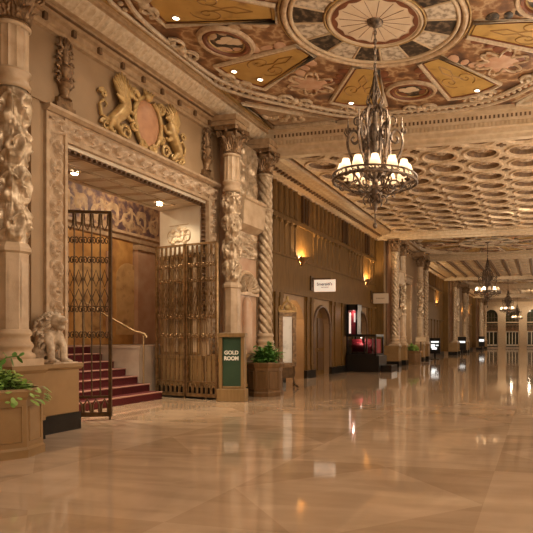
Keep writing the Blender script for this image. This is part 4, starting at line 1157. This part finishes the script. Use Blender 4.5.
# ------------------------------------------------------------------ chandelier
def catmull(P, n=4):
    P = [Vector(p) for p in P]; out = []
    for i in range(len(P)-1):
        a, b, c, d = P[max(i-1, 0)], P[i], P[i+1], P[min(i+2, len(P)-1)]
        for k in range(n):
            t = k/n; out.append(.5*((2*b)+(c-a)*t+(2*a-5*b+4*c-d)*t*t+(3*b-a-3*c+d)*t**3))
    return out+[P[-1]]
def chandelier():
    r = empty('chandelier'); m = M['iron']
    g = G(); z = 2.84
    g.tube([(0, 0, 1.42), (0, 0, 2.99)], .012, 6)
    i = 0; zz = 1.44
    while zz < 2.92:
        g.tube([(.028*cos(2*pi*k/8) if i % 2 else 0, 0 if i % 2 else .028*cos(2*pi*k/8), zz+.05*sin(2*pi*k/8)+.04) for k in range(8)], .009, 4, True); zz += .075; i += 1
    g.build('chain', m, r)
    g = G(); g.lathe([(.02, 2.985), (.16, 2.975), (.14, 2.92), (.06, 2.88), (.02, 2.84)], 20); g.build('ceiling_rose', m, r)
    # central body, heights above the ring plane
    g = G(); g.lathe([(.0, -.86), (.03, -.84), (.045, -.80), (.03, -.76), (.012, -.74), (.010, -.56), (.015, -.54), (.04, -.48), (.06, -.42), (.03, -.36), (.09, -.28), (.14, -.20), (.13, -.12), (.06, -.05), (.05, .1), (.08, .25), (.10, .35), (.07, .5), (.11, .7), (.10, .9), (.12, 1.0), (.06, 1.1), (.03, 1.35), (.02, 1.45)], 20, cap=False); g.build('central_shaft', m, r)
    R = .77
    g = G(); n = 64
    g.tube([(R*cos(2*pi*k/n), R*sin(2*pi*k/n), 0) for k in range(n)], .028, 8, True)
    g.tube([(R*cos(2*pi*k/n), R*sin(2*pi*k/n), .10) for k in range(n)], .018, 6, True)
    for k in range(40):
        a = 2*pi*k/40; g.tube([(R*cos(a), R*sin(a), 0), (R*cos(a+.08), R*sin(a+.08), .05), (R*cos(a), R*sin(a), .10)], .010, 5)
    g.build('ring', m, r)
    for k in range(6):
        a = 2*pi*k/6+.2; ca, sa = cos(a), sin(a)
        P = lambda q: [(x*ca, x*sa, zz) for x, zz in q] if len(q) < 4 or len(q) > 14 else catmull([(x*ca, x*sa, zz) for x, zz in q])
        g = G()
        g.tube(P([(.04, 1.32), (.14, 1.36), (.24, 1.24), (.26, 1.02), (.22, .72), (.20, .45), (.24, .25), (.20, .12), (.10, .06)]), .03, 6)      # cage bar
        g.tube(P([(.26, 1.05), (.30, 1.2), (.38, 1.18), (.38, 1.08), (.32, 1.06)]), .014, 5)
        g.build('cage_bar', m, r)
        g = G()
        sc = [(.10, -.14), (.24, -.22), (.40, -.18), (.56, -.04), (.70, .02), (R, .03)]
        g.tube(P(sc), .02, 6)
        g.tube(P([(.34+.12*(1-t/18)*cos(t*.5), -.06+.12*(1-t/18)*sin(t*.5)) for t in range(16)]), .016, 5)
        g.tube(P([(.60+.09*(1-t/18)*cos(pi-t*.5), -.10+.09*(1-t/18)*sin(pi-t*.5)) for t in range(16)]), .014, 5)
        g.tube(P([(.12+.11*(1-t/18)*cos(t*.5-1), -.32+.11*(1-t/18)*sin(t*.5-1)) for t in range(16)]), .016, 5)
        g.build('arm', m, r)
        g = G()
        g.tube(P([(.24, .10), (.33, .30), (.45, .50), (.51, .70), (.48, .88), (.39, .96), (.31, .89), (.31, .77), (.38, .72), (.43, .78), (.39, .84)]), .026, 6)
        g.tube(P([(.49, .84), (.50, 1.0), (.50, 1.2)]), [.024, .02, .005], 6); g.ell((.51*ca, .51*sa, .95), (.04, .04, .06), 8, 6)
        for s in (-1, 1): g.tube(P([(.51, .84), (.51+s*.06, .92), (.51+s*.07, 1.0)]), [.016, .014, .004], 5)
        g.build('upper_scroll', m, r)
    g = G()
    for k in range(12):
        a = 2*pi*k/12; 
        g.tube([(.05*cos(a), .05*sin(a), 1.35), (.16*cos(a), .16*sin(a), 1.46), (.13*cos(a), .13*sin(a), 1.60)], [.018, .016, .004], 5)
        g.tube([(.10*cos(a), .10*sin(a), .34), (.20*cos(a), .20*sin(a), .42), (.16*cos(a), .16*sin(a), .56)], [.016, .016, .005], 5)
        g.tube([(.10*cos(a), .10*sin(a), .72), (.19*cos(a), .19*sin(a), .80), (.15*cos(a), .15*sin(a), .95)], [.016, .016, .005], 5)
    g.tube([(.1*cos(2*pi*k/16), .1*sin(2*pi*k/16), 1.36) for k in range(16)], .02, 5, True); 
    for k in range(8):
        a = 2*pi*k/8; g.tube([(.03*cos(a), .03*sin(a), 1.5), (.10*cos(a), .10*sin(a), 1.62), (.05*cos(a), .05*sin(a), 1.8), (.02*cos(a), .02*sin(a), 2.0)], [.022, .02, .014, .006], 5)
    g.lathe([(.02, 1.45), (.06, 1.52), (.03, 1.6), (.055, 1.72), (.02, 1.85), (.012, 2.1)], 14, cap=False)
    g.build('crown', m, r)
    for k in range(12):
        a = 2*pi*k/12+math.radians(16.2); c = (.60*cos(a), .60*sin(a), 0)
        g = G(); g.lathe([(.02, .03), (.06, .06), (.065, .08), (.02, .09), (.018, .20)], 12, c); cup = g.build('candle_cup', m, r)
        g = G(); g.lathe([(.108, .13), (.10, .20), (.060, .335)], 20, c, cap=False); g.build('lamp_shade', M['shade'], r)
    return r
ZR = 4.37
ch = chandelier(); ch.location = (CX, CY, ZR); tag(ch, 'large wrought iron chandelier with cream shades, nearest to viewer', 'chandelier', 'iron chandeliers down the hall')
for c in list(COL.objects): pass
CHY = [CY, 33.6, 55.6, 78.3]
for k in (1, 2, 3):
    c = copy_tree(ch); c.location = (CX, CHY[k], 4.10)
    c['label'] = ['wrought iron chandelier, second from the viewer, past the coffers', 'small distant chandelier, third from the viewer', 'farthest chandelier, before the arched end windows'][k-1]
def chandelier_lights(y, z, w, n=12):
    for k in range(n):
        a = 2*pi*k/n+math.radians(16.2); plight('candle_bulb', (CX+.60*cos(a), y+.60*sin(a), z+.25), w, (1, .81, .59), .04)
chandelier_lights(CHY[0], ZR, 1.1, 12)
for k, w in ((1, 5), (2, 5), (3, 5)): chandelier_lights(CHY[k], 4.10, w, 6)

# ------------------------------------------------------------------ recessed downlights
def downlight(x, y, z, label, w, group):
    r = empty('downlight', (x, y, z)); tag(r, label, 'downlight', group)
    G().lathe([(.05, -.0), (.085, -.008), (.085, -.02), (.055, -.024)], 16, cap=False).build('trim_ring', M['cream'], r)
    G().lathe([(.001, -.022), (.055, -.02), (.055, 0)], 14, cap=False).build('lens', M['canglow'], r)
    slight('downlight_beam', (x, y, z-.05), w, (x, y, 0), 140, .7, (1, .82, .61), .10)
DL = [(112.5, 3.72, .18, 'downlight in the ochre panel just left of the chandelier rod'), (67.5, 3.72, -.1, 'downlight in the ochre panel right of the chandelier rod'),
      (157.5, 3.70, .30, 'downlight in the left ochre panel, nearer the beam'), (157.5, 3.55, -.30, 'downlight in the left ochre panel, nearer the coat of arms'),
      (202.5, 3.6, -.4, 'downlight in the ochre panel at the upper left corner')]
for a, R_, off, l in DL:
    a = math.radians(a); downlight(CX+R_*cos(a)-off*sin(a), CY+R_*sin(a)+off*cos(a), ZC-.012, l, 45, 'downlights in the painted ceiling')
for (a, R_) in ((22.5, 3.6), (337.5, 3.6), (247.5, 3.7), (292.5, 3.7)):
    a = math.radians(a); slight('downlight_beam', (CX+R_*cos(a), CY+R_*sin(a), ZC-.06), 45, (CX+R_*cos(a), CY+R_*sin(a), 0), 140, .7, (1, .82, .61), .10)
sx = 8.8/7; sy = (29.0-15.35)/11
for i, j, l in ((2, 0, 'downlight in the front coffer row right of the chandelier shades'), (4, 2, 'downlight in the third coffer row near right edge'), (3, 5, 'downlight in a middle coffer far back'), (1, 4, 'downlight in a left coffer behind the chandelier'), (5, 7, 'downlight in a right coffer far back'), (2, 9, 'downlight in the last coffer rows')):
    downlight(-7.35+(i+.5)*sx, 15.35+(j+.5)*sy, ZB+.075, l, 45, 'downlights in the coffers')
for y in (41, 44.5, 48, 62.5, 67, 71.5, 84.5):
    for x in (-5.3, -.6): slight('downlight_beam', (x, y, 6.8), 60, (x, y, 0), 150, .6, (1, .82, .61), .10)
for y in (0.5, -4):
    for x in (-5.6, -2.95, -.3): slight('downlight_beam', (x, y, 7.2), 90, (x, y, 0), 140, .6, (1, .82, .61), .10)  # unseen spots added near and behind the camera as soft fill
# cove lamps on the cornice ledges wash the ceilings
def cove(x, y, L_, w, dx):
    l = bpy.data.lights.new('cove_lamp', 'AREA'); l.shape = 'RECTANGLE'; l.size = .12; l.size_y = L_; l.energy = w; l.color = (1, .68, .38)
    o = bpy.data.objects.new('cove_lamp', l); COL.objects.link(o); o.location = (x, y, 6.2)
    o.rotation_euler = Vector((dx, 0, 1)).to_track_quat('-Z', 'Y').to_euler()
    return o

# ------------------------------------------------------------------ sconces
def sconce(x, y, z, label, w, sgn=1, vis=True):
    if vis:
        r = empty('wall_sconce', (x, y, z)); tag(r, label, 'sconce', 'bowl sconces on the panelled wall')
        G().lathe([(.02, -.22), (.06, -.18), (.16, -.06), (.24, .04), (.25, .06)], 16, (.05, 0, 0), cap=False, a0=-pi/2, a1=pi/2).build('bowl', M['gatebronze'], r)
        G().ell((.13, 0, -.02), (.03, .03, .04)).build('bulb', M['sconceglow'], r)
        G().box(0, -.06, -.22, .06, .06, .1).build('back_plate', M['bronze'], r)
    plight('sconce_lamp', (x+.19*sgn, y, z-.02), w, (1, .64, .30), .03)
for k, (y, l) in enumerate(((19.5, 'glowing bowl sconce above the nearer hanging sign'), (27.55, 'glowing bowl sconce above the beige hanging sign'), (41.5, 'glowing sconce in the second plain bay, near end'), (47.6, 'glowing sconce in the second plain bay, far end'), (64, 'glowing sconce in the third plain bay, near end'), (70, 'glowing sconce in the third plain bay, far end'))):
    sconce(WB, y, 4.36, l, 95)
plight('alcove_lamp', (WB-.75, 18.6, 2.3), 26, (1, .66, .34), .08)
plight('vestibule_lamp', (-11.2, 10.2, 5.6), 70, (1, .76, .5), .15)
plight('vestibule_lamp', (-11.2, 14.6, 5.6), 50, (1, .76, .5), .15)
for y in (33.5, 55.6, 78.3): slight('portal_lamp', (-8.2, y, 4.75), 60, (-8.5, y, 0), 140, .6, (1, .78, .52), .06)

for k, y in enumerate((-4, 0, 4, 8, 12, 16, 20, 24, 28, 34, 41, 48, 56, 65, 74, 82)):  # unseen uplights with bowls, added to brighten ceilings and columns
    nth = ['first', 'second', 'third', 'fourth', 'fifth', 'sixth', 'seventh', 'eighth', 'ninth', 'tenth', 'eleventh', 'twelfth', 'thirteenth', 'fourteenth', 'fifteenth', 'last'][k]
    r = empty('wall_sconce', (WR, y, 3.2), pi); tag(r, 'added unseen bowl sconce on the right wall, %s from the near end' % nth, 'sconce', 'added unseen bowl sconces on the right wall')
    G().lathe([(.02, -.22), (.06, -.18), (.16, -.06), (.24, .04), (.25, .06)], 16, (.05, 0, 0), cap=False, a0=-pi/2, a1=pi/2).build('bowl', M['gatebronze'], r)
    plight('sconce_lamp', (WR-.18, y, 3.34), 165 if 0 < y < 29 else 125, (1, .82, .61), .10)
for (p, t, w, ang) in (((0.6, 4.5, 7.1), (-7.4, 6.7, 4.4), 260, 30), ((0.8, 8.8, 7.1), (-7.5, 13.6, 4.2), 420, 44), ((1.0, 9.5, 7.1), (-8.0, 10.3, 3.0), 330, 60),
                       ((0.5, 15.9, 6.85), (-8.4, 20.5, 2.4), 200, 55), ((0.5, 18.0, 6.85), (-8.4, 26.0, 2.4), 170, 50), ((0.8, 2.0, 7.1), (-3.0, 13, 6.9), 90, 80),
                       ((.5, 24, 6.8), (-7.4, 32, 3.8), 600, 50), ((.5, 44, 6.8), (-7.4, 54, 3.8), 600, 60), ((.5, 66, 6.8), (-7.4, 76, 3.8), 600, 60)):
    slight('added_fill_spot', p, w, t, ang, .8, (1, .82, .60), .12)  # unseen spots without fixtures, added to brighten columns, wall and signs
# ------------------------------------------------------------------ end wall
E = YEND
wx = [-7.0, -3.95, -.9]
out = [(-8.45, 0)]
for x in wx: out += [(x-.95, 0)]+[(p, q) for p, q in archpts(x-.95, x+.95, 4.75)]+[(x+.95, 0)]
out += [(2.05, 0), (2.05, 7.2), (-8.45, 7.2)]
struct(G().prism(out, 'y', E, E+.5).build('wall_end', M['cream']), 'far end wall with tall arched openings', 'wall')
for k, x in enumerate(wx):
    o = G().prism([(x-.95, 2.0)]+archpts(x-.95, x+.95, 4.75)+[(x+.95, 2.0)], 'y', E+.30, E+.34).build('window_%d' % (k+4), M['nightglass'])
    g = G()
    for q in (-.45, 0, .45): g.box(x+q-.025, E+.25, 3.85, x+q+.025, E+.30, 5.25-abs(q)*.2)
    g.box(x-.95, E+.15, 3.72, x+.95, E+.32, 3.90); g.box(x-.95, E+.25, 4.5, x+.95, E+.30, 4.55)
    g.build('mullions', M['woodd'], o)
    G().box(x-.95, E+.12, 3.72, x+.95, E+.25, 3.88).build('transom', M['cream'], o)
    g = G(); 
    for q in range(9): g.lathe([(.04, 2.72), (.075, 2.9), (.04, 3.2), (.05, 3.4)], 8, (x-.8+.2*q, E+.10, 0))
    g.box(x-.95, E, 3.4, x+.95, E+.2, 3.52); g.box(x-.95, E, 2.5, x+.95, E+.2, 2.72)
    g.build('balustrade', M['capital'], o)
    struct(o, ['arched window in the end wall, leftmost', 'arched window in the middle of the end wall', 'arched window in the end wall, rightmost'][k], 'window')
    d = G().box(x-.95, E+.34, 0, x+.95, E+.38, 2.5).build('door_%d' % (k+3), M['nightglass'])
    g = G(); n_ = 4 if k == 1 else 3
    for q in range(n_+1):
        xx = x-.9+1.8*q/n_; g.box(xx-.06, E+.22, .3, xx+.06, E+.34, 2.42)
    g.box(x-.95, E+.20, 2.36, x+.95, E+.34, 2.5); g.box(x-.95, E+.22, .3, x+.95, E+.34, .55); g.build('door_frame', M['white'], d)
    G().box(x-.95, E-.6, 0, x+.95, E+.34, .15).build('door_step', M['pale'], d)
    struct(d, ['white framed glass doors, left at the far end', 'white framed glass doors, middle of the far end', 'white framed glass doors, right at the far end'][k], 'door')
for x in (-4.0, -1.5): plight('end_lamp', (x, 84, 5.6), 25, (1, .81, .59), .15)

# ------------------------------------------------------------------ world and colour
wd = bpy.data.worlds.new('world'); SC.world = wd; wd.use_nodes = True
wd.node_tree.nodes['Background'].inputs['Color'].default_value = (.02, .014, .008, 1)
vs = SC.view_settings; vs.view_transform = 'Standard'; vs.look = 'None'; vs.exposure = 0.95; vs.gamma = 1; vs.use_curve_mapping = False
cy = SC.cycles; cy.max_bounces = 7; cy.diffuse_bounces = 5; cy.glossy_bounces = 3; cy.transmission_bounces = 4; cy.caustics_reflective = False; cy.caustics_refractive = False; cy.sample_clamp_indirect = 3.0
